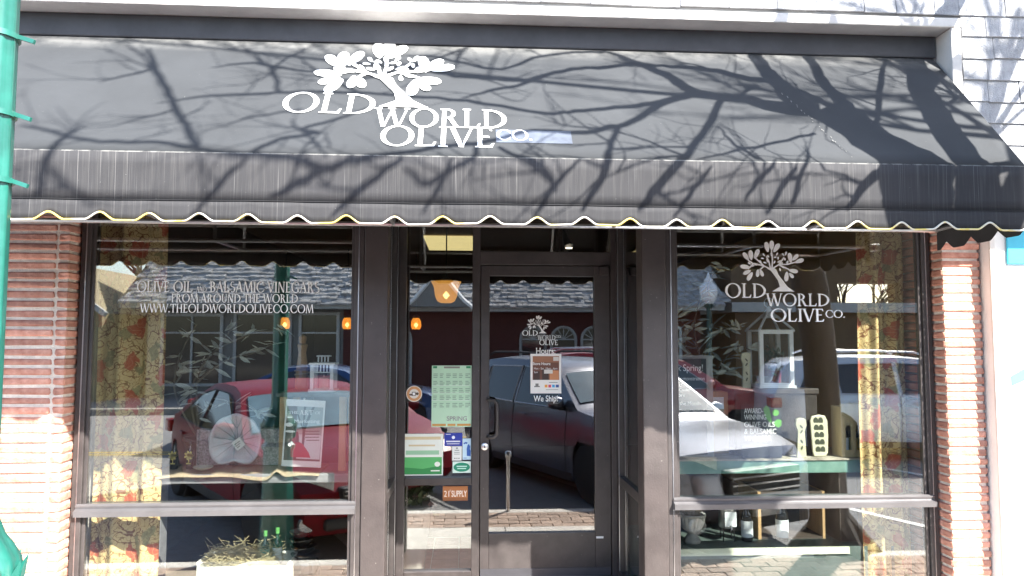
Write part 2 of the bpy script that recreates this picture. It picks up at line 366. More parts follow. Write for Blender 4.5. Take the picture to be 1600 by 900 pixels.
MB().box(2.757, -.46, 2.47, 4.6, -.12, 2.489).build('soffit_strip', M_trim, shop)
# pilasters
for x0, x1 in ((-.60, -.462), (1.042, 1.188)):
    MB().box(x0, -.032, SW, x1, .10, 2.86).build('pilaster', M_pil, shop, bev=.006)
    
def shop_window(x0, x1, name, label):
    w_ = empty(name, ((x0+x1)/2, 0, .1)); adopt(w_, shop); w_['label'] = label
    f = MB()
    f.box(x0, -.02, SW, x0 + .055, .06, 2.85); f.box(x1 - .055, -.02, SW, x1, .06, 2.85)
    f.box(x0 + .055, -.02, SW, x1 - .055, .06, .11); f.box(x0 + .055, -.02, 2.78, x1 - .055, .06, 2.85)
    f.box(x0 + .055, -.006, .11, x0 + .075, .03, 2.78); f.box(x1 - .075, -.006, .11, x1 - .055, .03, 2.78)
    f.build('frame', M_frame, w_, bev=.003)
    for xe in (x0 + .028, x1 - .033): MB().box(xe, -.0235, SW, xe + .005, -.02, 2.85).build('frame_bead', M_steel, w_)
    rl = MB(); rl.prism([(-.02, .655), (-.052, .655), (-.055, .685), (-.03, .697), (-.034, .712), (-.02, .722)], lambda p: (x0 + .03, p[0], p[1]), lambda p: (x1 - .03, p[0], p[1]))
    rl.box(x0 + .055, -.02, .655, x1 - .055, .05, .72)
    rl.build('rail', mat('rail_grey', (.15, .145, .15), .35, metal=.5, var=.12), w_, fix=True)
    MB().box(x0 + .06, .000, .722, x1 - .06, .006, 2.78).build('pane', M_glass, w_)
    MB().box(x0 + .06, .000, .11, x1 - .06, .006, .655).build('pane', M_glass, w_)
    return w_
winL = shop_window(-2.21, -.602, 'display_window', 'big window lettered with the web address, ceramic leaf behind it')
winR = shop_window(1.19, 2.84, 'display_window', 'big window with the white tree emblem, large lantern behind it')
# entrance: sidelight, door, transom, returns
en = empty('entrance_frame', (.3, .8, 0)); adopt(en, shop)
f = MB(); f.box(-.475, .77, SW, -.42, .84, 2.86); f.box(.038, .77, SW, .092, .84, 2.86); f.box(1.010, .77, SW, 1.05, .84, 2.86)
f.box(-.42, .77, SW, .038, .84, .075); f.box(-.42, .765, .65, .038, .84, .70); f.box(-.42, .77, 2.8, .038, .84, 2.86)
f.box(.092, .765, 2.168, 1.01, .84, 2.262); f.box(.092, .77, 2.8, 1.01, .84, 2.86)
f.build('frame', M_frame, en, bev=.004)
MB().box(.092, .74, SW, 1.01, .84, .022).build('threshold', M_steel, en, bev=.004)
MB().box(-.425, .800, .70, .042, .806, 2.8).build('pane', M_glass, en)
MB().box(-.425, .800, .07, .042, .806, .65).build('pane', M_glass, en)
MB().box(.09, .800, 2.26, 1.012, .806, 2.8).build('pane', M_glassd, en)
for s_, x in ((-1, -.475), (1, 1.048)):
    f = MB(); X = lambda a, b: (min(x + s_*a, x + s_*b), max(x + s_*a, x + s_*b))
    xa, xb = X(0, .05)
    f.box(xa, .10, SW, xb, .14, 2.86); f.box(xa, .70, SW, xb, .77, 2.86); f.box(xa, .14, SW, xb, .70, .075); f.box(xa, .14, .655, xb, .70, .715); f.box(xa, .14, 2.78, xb, .70, 2.86)
    f.build('return_frame', M_frame, en, bev=.003)
    xa, xb = X(.02, .026)
    MB().box(xa, .135, .715, xb, .705, 2.78).build('return_pane', M_glass, en)
    MB().box(xa, .135, .075, xb, .705, .655).build('return_pane', M_glass, en)
    MB().box(min(x - s_*.004, x), .694, .08, max(x - s_*.004, x), .70, 2.78).build('return_bead', M_steel, en)
dr = empty('door', (.55, .8, 0)); adopt(dr, shop); dr['label'] = 'dark brown glazed shop door with pull handle and hours notice'
f = MB(); f.box(.096, .775, .03, .158, .825, 2.163); f.box(.895, .775, .03, 1.006, .825, 2.163); f.box(.158, .775, .03, .895, .825, .322); f.box(.158, .775, 2.09, .895, .825, 2.163)
f.build('frame', M_frame, dr, bev=.004)
MB().box(.10, .768, .03, 1.0, .775, .085).build('kick_sweep', mat('sweep_grey', (.08, .08, .09), .4, metal=.5), dr)
MB().box(.155, .800, .318, .899, .806, 2.094).build('pane', M_glassd, dr)
MB().tube([(.15, .775, 1.235), (.15, .72, 1.235), (.165, .705, 1.232), (.192, .70, 1.228), (.208, .70, 1.205), (.21, .70, 1.10), (.208, .70, 1.0), (.19, .70, .982), (.165, .705, .98), (.15, .72, .978), (.15, .775, .978)], .0115, 8).build('handle', M_frame, dr, True)
MB().lathe((.127, .775, .91), [(.026, 0), (.026, -.012), (.021, -.016), (.001, -.016)], 20, axis='Y').build('lock', M_steel, dr, True)
MB().box(.123, .7565, .901, .131, .759, .919).build('keyhole', M_dark, dr)
MB().box(.90, .7735, .278, .95, .7755, .292).build('door_tag', M_vinyl, dr)
MB().box(.93, .74, 2.10, .99, .775, 2.155).build('closer', M_frame, dr)
# lettering on the glass
yl = -.0045
fw_ = lambda x, z, d: (x, yl - d, z)
mb = MB()
lettering(mb, 'OLIVE OIL', -1.899, -1.585, 1.917, .063, fw_); lettering(mb, 'AND', -1.565, -1.505, 1.918, .033, fw_)
lettering(mb, 'BALSAMIC VINEGARS', -1.488, -.859, 1.918, .063, fw_)
lettering(mb, 'FROM AROUND THE WORLD', -1.703, -.983, 1.858, .050, fw_); lettering(mb, 'WWW.THEOLDWORLDOLIVECO.COM', -1.877, -.893, 1.799, .050, fw_)
mb.build('vinyl_lettering', M_vinyl, winL)
mb = MB(); logo_tree(mb, 1.657, 2.048, 1.943, 2.246, fw_)
lettering(mb, 'OLD', 1.558, 1.812, 1.902, .088, fw_); lettering(mb, 'WORLD', 1.812, 2.206, 1.853, .077, fw_); lettering(mb, 'OLIVE', 1.836, 2.172, 1.759, .079, fw_); lettering(mb, 'CO.', 2.178, 2.30, 1.784, .046, fw_)
mb.build('vinyl_emblem', M_vinyl, winR)
mb = MB(); fd = lambda x, z, d: (x, .7955 - d, z)
logo_tree(mb, .423, .586, 1.690, 1.812, fd); lettering(mb, 'OLD', .388, .498, 1.672, .038, fd); lettering(mb, 'WORLD', .497, .622, 1.642, .034, fd); lettering(mb, 'OLIVE', .508, .640, 1.607, .036, fd); lettering(mb, 'CO.', .624, .662, 1.658, .018, fd)
mb.build('vinyl_emblem', M_vinyl, dr)
text_mesh('Hours:', .062, M_vinyl, 'hours_lettering', (.486, .795, 1.545), dr, .135, bold=.0008)
text_mesh('We Ship!', .058, M_vinyl, 'ship_lettering', (.468, .795, 1.215), dr, .170, bold=.0005)

# interior shell of the shop
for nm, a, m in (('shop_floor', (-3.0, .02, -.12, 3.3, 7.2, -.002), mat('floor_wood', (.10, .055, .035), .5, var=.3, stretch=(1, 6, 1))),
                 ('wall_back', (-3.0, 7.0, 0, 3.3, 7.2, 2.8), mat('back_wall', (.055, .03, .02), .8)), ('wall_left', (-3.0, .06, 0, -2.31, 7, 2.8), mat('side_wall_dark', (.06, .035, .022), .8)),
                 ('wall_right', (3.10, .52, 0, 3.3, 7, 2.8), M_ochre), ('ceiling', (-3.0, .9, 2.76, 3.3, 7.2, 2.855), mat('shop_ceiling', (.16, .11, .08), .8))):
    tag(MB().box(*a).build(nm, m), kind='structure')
tag(MB().box(-2.30, .065, -.001, -.53, .80, .10).build('window_platform', mat('platform_wood', (.30, .24, .19), .7, var=.2)), kind='structure')
tag(MB().box(1.10, .065, -.001, 2.84, .80, .10).build('window_platform', mat('platform_green', (.10, .18, .15), .6, var=.2)), kind='structure')
tag(MB().box(-2.312, .066, .10, -2.296, .40, 2.8).build('reveal_panel', mat('reveal_ochre', (.52, .38, .12), .8)), kind='structure')
ft = bpy.data.objects['shop_floor']
tl = chunk(.192, .192, .012, 3, .003, .0005, 'tile', mat('tile_pink', (.40, .22, .18), .5, var=.25, vs=5, rnd=.1))
gm = MB().box(-.45, .85, 0, 1.0, 1.9, .004).build('grout_bed', mat('grout', (.6, .55, .5), .9), ft)
for i in range(7):
    for j in range(5): inst('tile', tl, ft, (-.35 + i*.2, .96 + j*.2, .006))

# neighbour
nb = thing('neighbour_wall', 'plain bright white rendered wall right of the brick pillar', 'wall', (3.9, -.19, SW))
MB().box(3.098, -.19, SW, 4.8, .4, 2.468).build('wall', mat('render_white', (.78, .77, .75), .8, var=.05, bump=.15), nb)
MB().box(3.096, -.20, SW, 3.125, -.185, 2.468).build('corner_bead', M_trim, nb)
tq = mat('turquoise', (.04, .42, .60), .5, var=.05)
o = MB().box(3.20, -.205, 2.10, 4.2, -.192, 2.44).build('wall_sign', tq, bev=.004); tag(o, 'plain turquoise sign board high on the white wall', 'sign')
MB().prism([(3.20, 1.38), (3.62, 1.56), (3.62, 1.66), (3.20, 1.44)], lambda p: (p[0], -.1935, p[1]), lambda p: (p[0], -.1895, p[1])).build('painted_stroke', mat('turquoise_pale', (.10, .42, .52), .5), nb)

# ------------------------------------------------------------------ awning
aw = thing('awning', 'black canvas awning with white tree emblem and scalloped valance', 'awning', (0, -.35, 3.28))
AX0, AX1 = -2.75, 2.675; FY, FZ = -1.03, 2.485; BY, BZ = -.352, 3.285
def canvas(name, c, streak):
    m = bpy.data.materials.new(name); m.use_nodes = True; n = m.node_tree.nodes; l = m.node_tree.links; b = n['Principled BSDF']
    b.inputs['Roughness'].default_value = .85; b.inputs['Specular IOR Level'].default_value = .25
    tc = n.new('ShaderNodeTexCoord')
    def noise_(scale, sc_, det=6, lo=.4, hi=.6):
        mp = n.new('ShaderNodeMapping'); mp.inputs['Scale'].default_value = sc_; l.new(tc.outputs['Object'], mp.inputs[0])
        z = n.new('ShaderNodeTexNoise'); z.inputs['Scale'].default_value = scale; z.inputs['Detail'].default_value = det; z.inputs['Roughness'].default_value = .6; l.new(mp.outputs[0], z.inputs['Vector'])
        r = n.new('ShaderNodeMapRange'); r.inputs[1].default_value = lo; r.inputs[2].default_value = hi; r.clamp = True; l.new(z.outputs['Fac'], r.inputs[0]); return r.outputs[0]
    def mixc(fac, a, bcol, k=1.):
        mx = n.new('ShaderNodeMix'); mx.data_type = 'RGBA'
        mu = n.new('ShaderNodeMath'); mu.operation = 'MULTIPLY'; mu.inputs[1].default_value = k; l.new(fac, mu.inputs[0]); l.new(mu.outputs[0], mx.inputs[0])
        if isinstance(a, tuple): mx.inputs[6].default_value = a + (1,)
        else: l.new(a, mx.inputs[6])
        mx.inputs[7].default_value = bcol + (1,); return mx.outputs[2]
    col_ = mixc(noise_(2.2, (1, 1, 1), 5, .3, .7), tuple(v*.86 for v in c), tuple(v*1.14 for v in c))
    col_ = mixc(noise_(90, (1, 1, 1), 2, .74, .80), col_, (.24, .24, .24), .6)       # specks
    if streak:
        gate = n.new('ShaderNodeMath'); gate.operation = 'MULTIPLY'; l.new(noise_(1, (150, 1, .9), 3, .58, .68), gate.inputs[0]); l.new(noise_(1.7, (1, 1, 1), 3, .38, .62), gate.inputs[1])
        col_ = mixc(gate.outputs[0], col_, (.22, .215, .21), .6)
        col_ = mixc(noise_(1, (60, 1, 2.2), 3, .5, .72), col_, (.085, .083, .081), .4)
        sp = n.new('ShaderNodeSeparateXYZ'); l.new(tc.outputs['Object'], sp.inputs[0])
    else:
        sp = n.new('ShaderNodeSeparateXYZ'); l.new(tc.outputs['Object'], sp.inputs[0])
        r = n.new('ShaderNodeMapRange'); r.inputs[1].default_value = 3.17; r.inputs[2].default_value = 3.285; r.clamp = True; l.new(sp.outputs[2], r.inputs[0])
        mu = n.new('ShaderNodeMath'); mu.operation = 'MULTIPLY'; l.new(r.outputs[0], mu.inputs[0]); l.new(noise_(9, (1, 1, 1), 6, .3, .6), mu.inputs[1])
        col_ = mixc(mu.outputs[0], col_, (.18, .18, .176), .9)                       # settled dust along the top
    ab = n.new('ShaderNodeMath'); ab.operation = 'COMPARE'; ab.inputs[1].default_value = FZ; ab.inputs[2].default_value = .0035; l.new(sp.outputs[2], ab.inputs[0])
    m2 = n.new('ShaderNodeMath'); m2.operation = 'MULTIPLY'; l.new(ab.outputs[0], m2.inputs[0]); l.new(noise_(25, (1, 1, 1), 4, .35, .55), m2.inputs[1])
    col_ = mixc(m2.outputs[0], col_, (.22, .22, .21), .6)                            # worn fold
    l.new(col_, b.inputs['Base Color'])
    z = n.new('ShaderNodeTexNoise'); z.inputs['Scale'].default_value = 260; l.new(tc.outputs['Object'], z.inputs['Vector'])
    bp = n.new('ShaderNodeBump'); bp.inputs['Strength'].default_value = .15; bp.inputs['Distance'].default_value = .003; l.new(z.outputs['Fac'], bp.inputs['Height']); l.new(bp.outputs[0], b.inputs['Normal'])
    MATS[name] = m; return m
M_can = canvas('canvas_slope', (.037, .040, .044), False); M_val = canvas('canvas_valance', (.036, .036, .039), True)
def slope(x, v):      # v 0 fold .. 1 wall
    sag = -.012*math.sin(math.pi*v)*(1 + .35*math.sin(x*2.3)) + .003*math.sin(x*7 + v*3)*math.sin(math.pi*v)
    return (x, FY + (BY-FY)*v + sag*.76, FZ + (BZ-FZ)*v - abs(sag)*.0 + sag*.65)
o = MB().grid(lambda u, v: slope(AX0 + (AX1-AX0)*u, v), 80, 12).build('canopy', M_can, aw, True)
md = o.modifiers.new('thickness', 'SOLIDIFY'); md.thickness = .004; md.offset = -1
SEAM, BOT, PK, PT = 2.262, 2.172, .034, .2155
def scal(s):           # height of the valance edge along its length
    q = ((s/PT) % 1.0); d = abs(q - .5)/.5      # 1 at the notch
    if q < .5: d = 1 - 2*q
    else: d = 2*q - 1
    e = max(0, (d - .40)/.60); return BOT + PK*(e*e*(3-2*e)) + .0025*math.sin(s*3.1) + .002*math.sin(s*11)
wob = lambda x, z: -.004*math.sin(x*5.1) - .003*math.sin(x*13 + 1)*(FZ - z)*3
NX = 420
mb = MB().grid(lambda u, v: (AX0 + (AX1-AX0)*u, FY - .002 + wob(AX0 + (AX1-AX0)*u, SEAM + (FZ-SEAM)*v)*(1-v), SEAM + (FZ-SEAM)*v), 120, 4)
o = mb.build('valance', M_val, aw, True); md = o.modifiers.new('thickness', 'SOLIDIFY'); md.thickness = .003; md.offset = -1
def flap(u, v):
    x = AX0 + (AX1-AX0)*u; e = scal(x + .113); z = e + (SEAM + .006 - e)*v; return (x, FY - .006 + wob(x, z) - .006*(1-v)*math.sin(x*29)*.5, z)
o = MB().grid(flap, NX, 3).build('scalloped_flap', M_val, aw, True); md = o.modifiers.new('thickness', 'SOLIDIFY'); md.thickness = .003; md.offset = -1
MB().tube([(AX0 + (AX1-AX0)*i/60, FY - .0085 + wob(AX0 + (AX1-AX0)*i/60, SEAM), SEAM + .004) for i in range(61)], .0022, 5).build('seam', mat('seam_black', (.012, .012, .014), .8), aw)
M_pipe = mat('piping', (.62, .60, .52), .6, var=.06, vs=7, c2=(.62, .50, .12))
M_pipe.node_tree.nodes['Color Ramp'].color_ramp.elements[0].position = .47; M_pipe.node_tree.nodes['Color Ramp'].color_ramp.elements[1].position = .55
MB().tube([tuple(Vector(flap(i/900, 0)) + Vector((0, -.003, 0))) for i in range(901)], .0045, 5).build('piping', M_pipe, aw, True)
# right end panel with its own scallops
M_in = mat('canvas_side', (.035, .035, .038), .9, var=.2)
def endp(x, nm):
    N = 64; top = []; bot = []
    for i in range(N+1):
        t = i/N; y = FY + (BY-FY)*t; q = (t*3.4) % 1.0; e = abs(q - .5)*2
        bot.append((y, 2.158 + .045*max(0, (e-.4)/.6)**1.2)); top.append((y, FZ + (BZ-FZ)*t - .006))
    mb = MB()
    mb.add([(x, a, b) for a, b in bot] + [(x, a, b) for a, b in top] + [(x - .004, a, b) for a, b in bot] + [(x - .004, a, b) for a, b in top],
           [(i, i+1, N+1+i+1, N+1+i) for i in range(N)] + [(2*(N+1)+i+1, 2*(N+1)+i, 3*(N+1)+i, 3*(N+1)+i+1) for i in range(N)])
    mb.build(nm, M_in, aw)
endp(AX1 - .002, 'end_panel'); endp(AX0 + .006, 'end_panel')
M_tube = mat('frame_tube', (.5, .5, .5), .35, metal=.9, var=.1)
for y, z in ((FY + .03, SEAM + .02), (FY + .035, FZ - .03), (-.70, 2.83), (-.38, 2.27)):
    MB().tube([(AX0 + .02, y, z), (AX1 - .02, y, z)], .0125, 8).build('frame_tube', M_tube, aw, True)
for x in (AX0 + .03, -1.6, -.4, .8, 1.9, AX1 - .03):
    MB().tube([(x, -.38, 2.27), (x, FY + .03, SEAM + .02), (x, FY + .035, FZ - .035), (x, -.385, 3.20), (x, -.38, 2.27)], .011, 8).build('frame_rib', M_tube, aw, True)
MB().box(2.70, -.46, 2.245, 2.76, -.38, 2.29).build('bracket', M_tube, aw, bev=.004)
MB().box(AX0, -.376, 3.27, 2.69, -.361, 3.395).build('headrail', M_dark, aw, bev=.01)
# emblem on the slope: x, s (metres up the slope)
SL = math.hypot(BY-FY, BZ-FZ); NRM = Vector((0, -(BZ-FZ), (BY-FY)))/SL
def fa(x, s, d): return tuple(Vector(slope(x, s/SL)) + NRM*(.0035 + d))
mb = MB(); logo_tree(mb, -.775, -.09, .405, 1.02, fa, 1.28)
lettering(mb, 'OLD', -.906, -.452, .335, .182, fa); lettering(mb, 'WORLD', -.448, .19, .232, .165, fa); lettering(mb, 'OLIVE', -.41, .126, .073, .168, fa)
mb.build('emblem', mat('print_awning_white', (.82, .82, .81), .7, var=.04), aw)
o = MB().grid(lambda u, v: fa(.132 + .362*u, .118 + .108*v, -.0008), 8, 2).build('repair_patch', mat('patch_grey', (.055, .068, .10), .8, var=.4, vs=4, c2=(.11, .13, .17)), aw)
mb = MB(); lettering(mb, 'CO.', .136, .305, .136, .088, fa); mb.build('emblem', MATS['print_awning_white'], aw)
for i in range(22):   # bird spots
    x, s = 1.66 + i*.008 + R.uniform(-.008, .008), .60 - i*.026 + R.uniform(-.015, .015)
    mb = MB(); mb.poly([fa(x + a, s + b, .0005) for a, b in ell(0, 0, .0012 + R.random()*.002, .002 + R.random()*.010, 8)]); mb.build('stain', mat('dropping_grey', (.16, .16, .155), .9), aw)
# ------------------------------------------------------------------ street tree (bare)
M_bark = mat('bark', (.062, .050, .042), .95, var=.35, vs=14, bump=.9, bs=35, stretch=(1, 1, .35))
LIMBS = [[[2.65,-1.71,2.92,0.1351],[2.64,-1.71,3.06,0.1414],[2.63,-1.72,3.21,0.1476],[2.57,-1.67,3.4,0.1157],[2.5,-1.6,3.56,0.1034],[2.41,-1.56,3.7,0.0832]],[[2.41,-1.56,3.7,0.0736],[2.24,-1.62,3.79,0.048],[2.16,-1.63,3.91,0.0453],[2.05,-1.68,3.99,0.0389],[1.96,-1.7,4.09,0.0359],[1.88,-1.63,4.23,0.0301],[1.77,-1.58,4.35,0.0256],[1.63,-1.53,4.48,0.0095]],[[2.41,-1.56,3.7,0.0704],[2.34,-1.54,3.81,0.0618],[2.34,-1.49,3.92,0.0563],[2.33,-1.45,4.03,0.0473],[2.33,-1.38,4.17,0.0416],[2.33,-1.29,4.32,0.0356]],[[2.32,-1.46,4.01,0.0303],[2.22,-1.49,4.07,0.0269],[2.11,-1.5,4.18,0.0255],[1.99,-1.52,4.25,0.0205],[1.88,-1.56,4.3,0.017],[1.74,-1.58,4.37,0.0077]],[[2.25,-1.51,4.0,0.0167],[2.17,-1.59,3.97,0.0131],[2.12,-1.64,3.93,0.0049]],[[2.6,-1.65,3.4,0.0672],[2.57,-1.56,3.58,0.0506],[2.55,-1.49,3.71,0.0422],[2.54,-1.38,3.93,0.0321],[2.57,-1.26,4.14,0.0264],[2.56,-1.22,4.24,0.0107]],[[2.56,-1.58,3.56,0.0252],[2.48,-1.52,3.71,0.0226],[2.41,-1.48,3.85,0.0214],[2.34,-1.49,3.92,0.0107]],[[1.98,-1.7,4.06,0.026],[1.87,-1.81,4.07,0.0208],[1.77,-1.9,4.09,0.019],[1.61,-1.99,4.12,0.0172],[1.48,-2.04,4.13,0.0155],[1.32,-2.06,4.12,0.0139],[1.07,-2.04,4.2,0.014],[0.91,-2.07,4.29,0.0141],[0.75,-2.17,4.43,0.0125],[0.62,-2.28,4.57,0.0125],[0.45,-2.42,4.71,0.0124],[0.29,-2.52,4.78,0.0123],[0.09,-2.59,4.8,0.0107],[-0.11,-2.64,4.76,0.0037]],[[1.95,-1.73,4.06,0.0259],[1.83,-1.86,4.06,0.0238],[1.71,-2.03,4.0,0.0215],[1.58,-2.11,3.98,0.0196],[1.46,-2.16,3.98,0.018],[1.26,-2.17,4.01,0.0164],[1.07,-2.27,3.97,0.0175],[0.92,-2.36,4.01,0.0173],[0.8,-2.5,4.08,0.0171],[0.68,-2.62,4.15,0.0183],[0.57,-2.67,4.15,0.0182],[0.42,-2.67,4.07,0.0196],[0.33,-2.67,4.02,0.0097]],[[2.92,-1.7,2.9,0.0885],[2.92,-1.7,3.05,0.0918],[2.92,-1.7,3.21,0.0803],[2.91,-1.58,3.35,0.077],[2.93,-1.42,3.55,0.0744],[2.96,-1.28,3.72,0.0707],[3.05,-1.09,3.96,0.0638],[3.09,-1.0,4.08,0.0582]],[[2.98,-1.27,3.72,0.0371],[3.09,-1.19,3.82,0.0345],[3.21,-1.13,3.88,0.028],[3.26,-1.15,3.86,0.0105]],[[2.94,-1.7,3.17,0.0386],[3.03,-1.7,3.19,0.0327],[3.13,-1.68,3.2,0.0269]],[[3.02,-1.37,3.6,0.0098],[3.13,-1.31,3.67,0.0083],[3.25,-1.27,3.71,0.0034]],[[2.61,-1.58,3.51,0.0141],[2.66,-1.49,3.61,0.016],[2.79,-1.3,3.83,0.0186],[2.95,-1.09,4.06,0.0098]],[[2.52,-1.77,3.25,0.0236],[2.44,-1.81,3.19,0.022],[2.38,-1.84,3.12,0.0103]],[[2.07,-1.67,3.98,0.0195],[1.99,-1.81,3.86,0.0219],[1.9,-1.96,3.76,0.0211],[1.81,-2.08,3.65,0.0219],[1.69,-2.1,3.5,0.0231],[1.59,-2.1,3.38,0.0115]],[[1.64,-2.07,3.99,0.0167],[1.57,-2.19,3.83,0.0176],[1.49,-2.21,3.65,0.0201],[1.4,-2.21,3.49,0.0107]],[[2.34,-1.7,3.55,0.0108],[2.16,-1.82,3.56,0.0106],[2.0,-1.95,3.58,0.0089],[1.84,-2.08,3.6,0.0043]],[[2.06,-1.95,3.49,0.0117],[2.01,-1.92,3.62,0.009],[1.99,-1.86,3.77,0.0039]],[[2.12,-1.92,3.46,0.0044],[2.1,-1.95,3.43,0.0117],[2.06,-1.98,3.39,0.0145],[2.02,-2.0,3.33,0.0066]],[[0.57,-2.67,4.15,0.0168],[0.5,-2.71,4.22,0.0168],[0.46,-2.78,4.33,0.0154],[0.28,-2.85,4.41,0.0153],[0.15,-2.86,4.48,0.014],[-0.03,-2.85,4.52,0.0141],[-0.23,-2.9,4.57,0.0126],[-0.4,-2.94,4.7,0.0127],[-0.5,-2.99,4.84,0.0057]],[[0.34,-2.83,4.39,0.014],[0.46,-2.74,4.45,0.0143],[0.57,-2.63,4.43,0.0131],[0.52,-2.65,4.49,0.0117],[0.6,-2.51,4.46,0.0104],[0.68,-2.3,4.44,0.0046]],[[0.15,-2.86,4.48,0.0182],[0.06,-2.75,4.62,0.0188],[-0.02,-2.67,4.71,0.0193],[-0.1,-2.56,4.86,0.0184],[-0.2,-2.46,5.07,0.0176],[-0.25,-2.38,5.25,0.0083]],[[-0.19,-2.47,5.05,0.0111],[-0.3,-2.56,5.01,0.0094],[-0.38,-2.61,4.98,0.0039]],[[-0.02,-2.67,4.71,0.0089],[-0.14,-2.72,4.66,0.0073],[-0.26,-2.8,4.63,0.0029]],[[1.77,-1.58,4.35,0.0171],[1.62,-1.67,4.38,0.0169],[1.5,-1.73,4.41,0.0168],[1.4,-1.8,4.41,0.0166],[1.25,-1.89,4.38,0.0147],[1.09,-1.93,4.44,0.0146],[0.93,-1.98,4.53,0.013],[0.81,-2.01,4.68,0.005]],[[1.4,-1.8,4.41,0.0149],[1.25,-1.91,4.35,0.0146],[1.09,-1.98,4.32,0.0127],[0.96,-2.04,4.28,0.0063]],[[1.63,-1.53,4.48,0.0157],[1.54,-1.58,4.52,0.0139],[1.44,-1.64,4.55,0.0138],[1.33,-1.74,4.57,0.0136],[1.17,-1.86,4.52,0.0116],[1.04,-1.9,4.62,0.0117],[0.93,-1.93,4.75,0.0101],[0.77,-1.97,4.8,0.0042]],[[1.0,-1.92,4.64,0.01],[1.04,-1.87,4.76,0.0085],[1.08,-1.83,4.81,0.0034]],[[1.03,-2.29,3.97,0.0131],[1.04,-2.38,3.93,0.0128],[1.0,-2.45,3.94,0.0128],[0.92,-2.54,3.96,0.0127],[0.83,-2.53,4.02,0.0056]],[[0.8,-2.52,4.06,0.0141],[0.75,-2.58,4.03,0.0169],[0.65,-2.6,3.97,0.0182],[0.55,-2.6,3.86,0.0098]],[[1.12,-2.29,3.94,0.0102],[1.2,-2.33,3.88,0.0129],[1.3,-2.31,3.78,0.0143],[1.34,-2.29,3.66,0.0078]],[[0.48,-2.63,4.59,0.003],[0.5,-2.65,4.54,0.0088],[0.56,-2.68,4.37,0.01],[0.58,-2.68,4.21,0.0056]],[[0.5,-2.55,4.62,0.009],[0.35,-2.68,4.65,0.0089],[0.24,-2.75,4.61,0.0037]],[[0.37,-2.46,4.76,0.0124],[0.27,-2.29,4.86,0.0129],[0.15,-2.2,4.95,0.005]],[[0.27,-2.29,4.86,0.0096],[0.27,-2.14,4.9,0.0082],[0.32,-2.01,4.93,0.0034]],[[0.64,-2.28,4.54,0.0109],[0.48,-2.23,4.75,0.0096],[0.32,-2.12,4.89,0.0042]],[[2.19,-1.94,3.24,0.0131],[2.22,-1.9,3.37,0.0117],[2.28,-1.79,3.47,0.0022]],[[1.43,-2.27,3.8,0.0072],[1.37,-2.28,3.73,0.0129],[1.31,-2.32,3.66,0.0157],[1.28,-2.35,3.59,0.0078]],[[2.2,-1.91,3.4,0.0058],[2.16,-1.94,3.35,0.016],[2.09,-1.98,3.24,0.0087]],[[0.97,-2.43,3.96,0.0057],[0.98,-2.51,3.94,0.0127],[0.95,-2.59,3.86,0.007]],[[0.35,-2.82,4.36,0.0056],[0.21,-2.81,4.23,0.0153],[0.13,-2.86,4.12,0.0083]],[[-0.35,-3.1,4.64,0.0055],[-0.25,-3.12,4.56,0.0137],[-0.09,-3.12,4.45,0.0083]],[[1.89,-2.05,3.53,0.0058],[1.82,-2.06,3.44,0.013],[1.71,-2.06,3.31,0.0072]],[[0.59,-2.08,4.78,0.0066],[0.4,-2.23,4.81,0.0113],[0.17,-2.25,4.92,0.013],[0.02,-2.37,4.96,0.004]],[[1.08,-1.83,4.81,0.0086],[0.86,-1.98,4.7,0.01],[0.61,-2.19,4.66,0.0096],[0.39,-2.27,4.8,0.0032]],[[-0.3,-3.17,4.54,0.0191],[-0.33,-3.1,4.61,0.0178],[-0.35,-2.97,4.65,0.0154],[-0.34,-2.83,4.67,0.0057]]]
tree = thing('street_tree', 'bare spreading street tree growing through the kerb', 'tree', (3.02, -1.62, SW))
mb = MB(); mb.tube([(3.0, -1.63, -.3), (3.0, -1.63, SW + .02), (2.985, -1.63, .2), (2.97, -1.635, .8), (2.95, -1.65, 1.5), (2.90, -1.67, 2.05), (2.83, -1.69, 2.42), (2.80, -1.70, 2.6)], [.26, .22, .155, .14, .135, .14, .15, .14], 14)
for k_ in range(6):
    a = k_*1.05 + .3; mb.tube([(3.02, -1.63, .25), (3.02 + .17*math.cos(a), -1.63 + .17*math.sin(a), .06), (3.02 + .36*math.cos(a), -1.63 + .36*math.sin(a), SW - .04)], [.09, .075, .03], 7)
mb.build('trunk', M_bark, tree, True)
def smooth(pts, n=3):
    out = []
    for i in range(len(pts)-1):
        p0, p1, p2, p3 = pts[max(i-1, 0)], pts[i], pts[i+1], pts[min(i+2, len(pts)-1)]
        for j in range(n):
            t = j/n
            out.append([.5*((2*b) + (c-a)*t + (2*a-5*b+4*c-d)*t*t + (3*b-a-3*c+d)*t**3) for a, b, c, d in zip(p0, p1, p2, p3)])
    out.append(list(pts[-1])); return out
mb = MB()
for q in ([[2.80, -1.69, 2.40, .14], [2.70, -1.70, 2.72, .125], [2.65, -1.71, 2.92, .122]], [[2.84, -1.69, 2.40, .10], [2.90, -1.70, 2.68, .085], [2.92, -1.7, 2.9, .08]]):
    p = smooth(q); mb.tube([a[:3] for a in p], [a[3] for a in p], 10)
tw = MB(); rt_ = random.Random(3)
def twig(p, d, ln, r_, dep):
    pts = [p]; d = d.normalized()
    for i in range(5):
        d = (d + Vector((rt_.uniform(-1, 1), rt_.uniform(-1, 1), rt_.uniform(-.6, 1)))*.28).normalized(); pts.append(pts[-1] + d*ln/5)
    tw.tube(pts, [r_*(1 - .14*i) for i in range(6)], 4 if dep else 5, cap=False)
    if dep < 2:
        for i in range(rt_.randint(1, 3)):
            twig(pts[rt_.randint(1, 5)], d + Vector((rt_.uniform(-1, 1), rt_.uniform(-1, 1), rt_.uniform(-.5, 1)))*1.0, ln*.6, r_*.55, dep + 1)
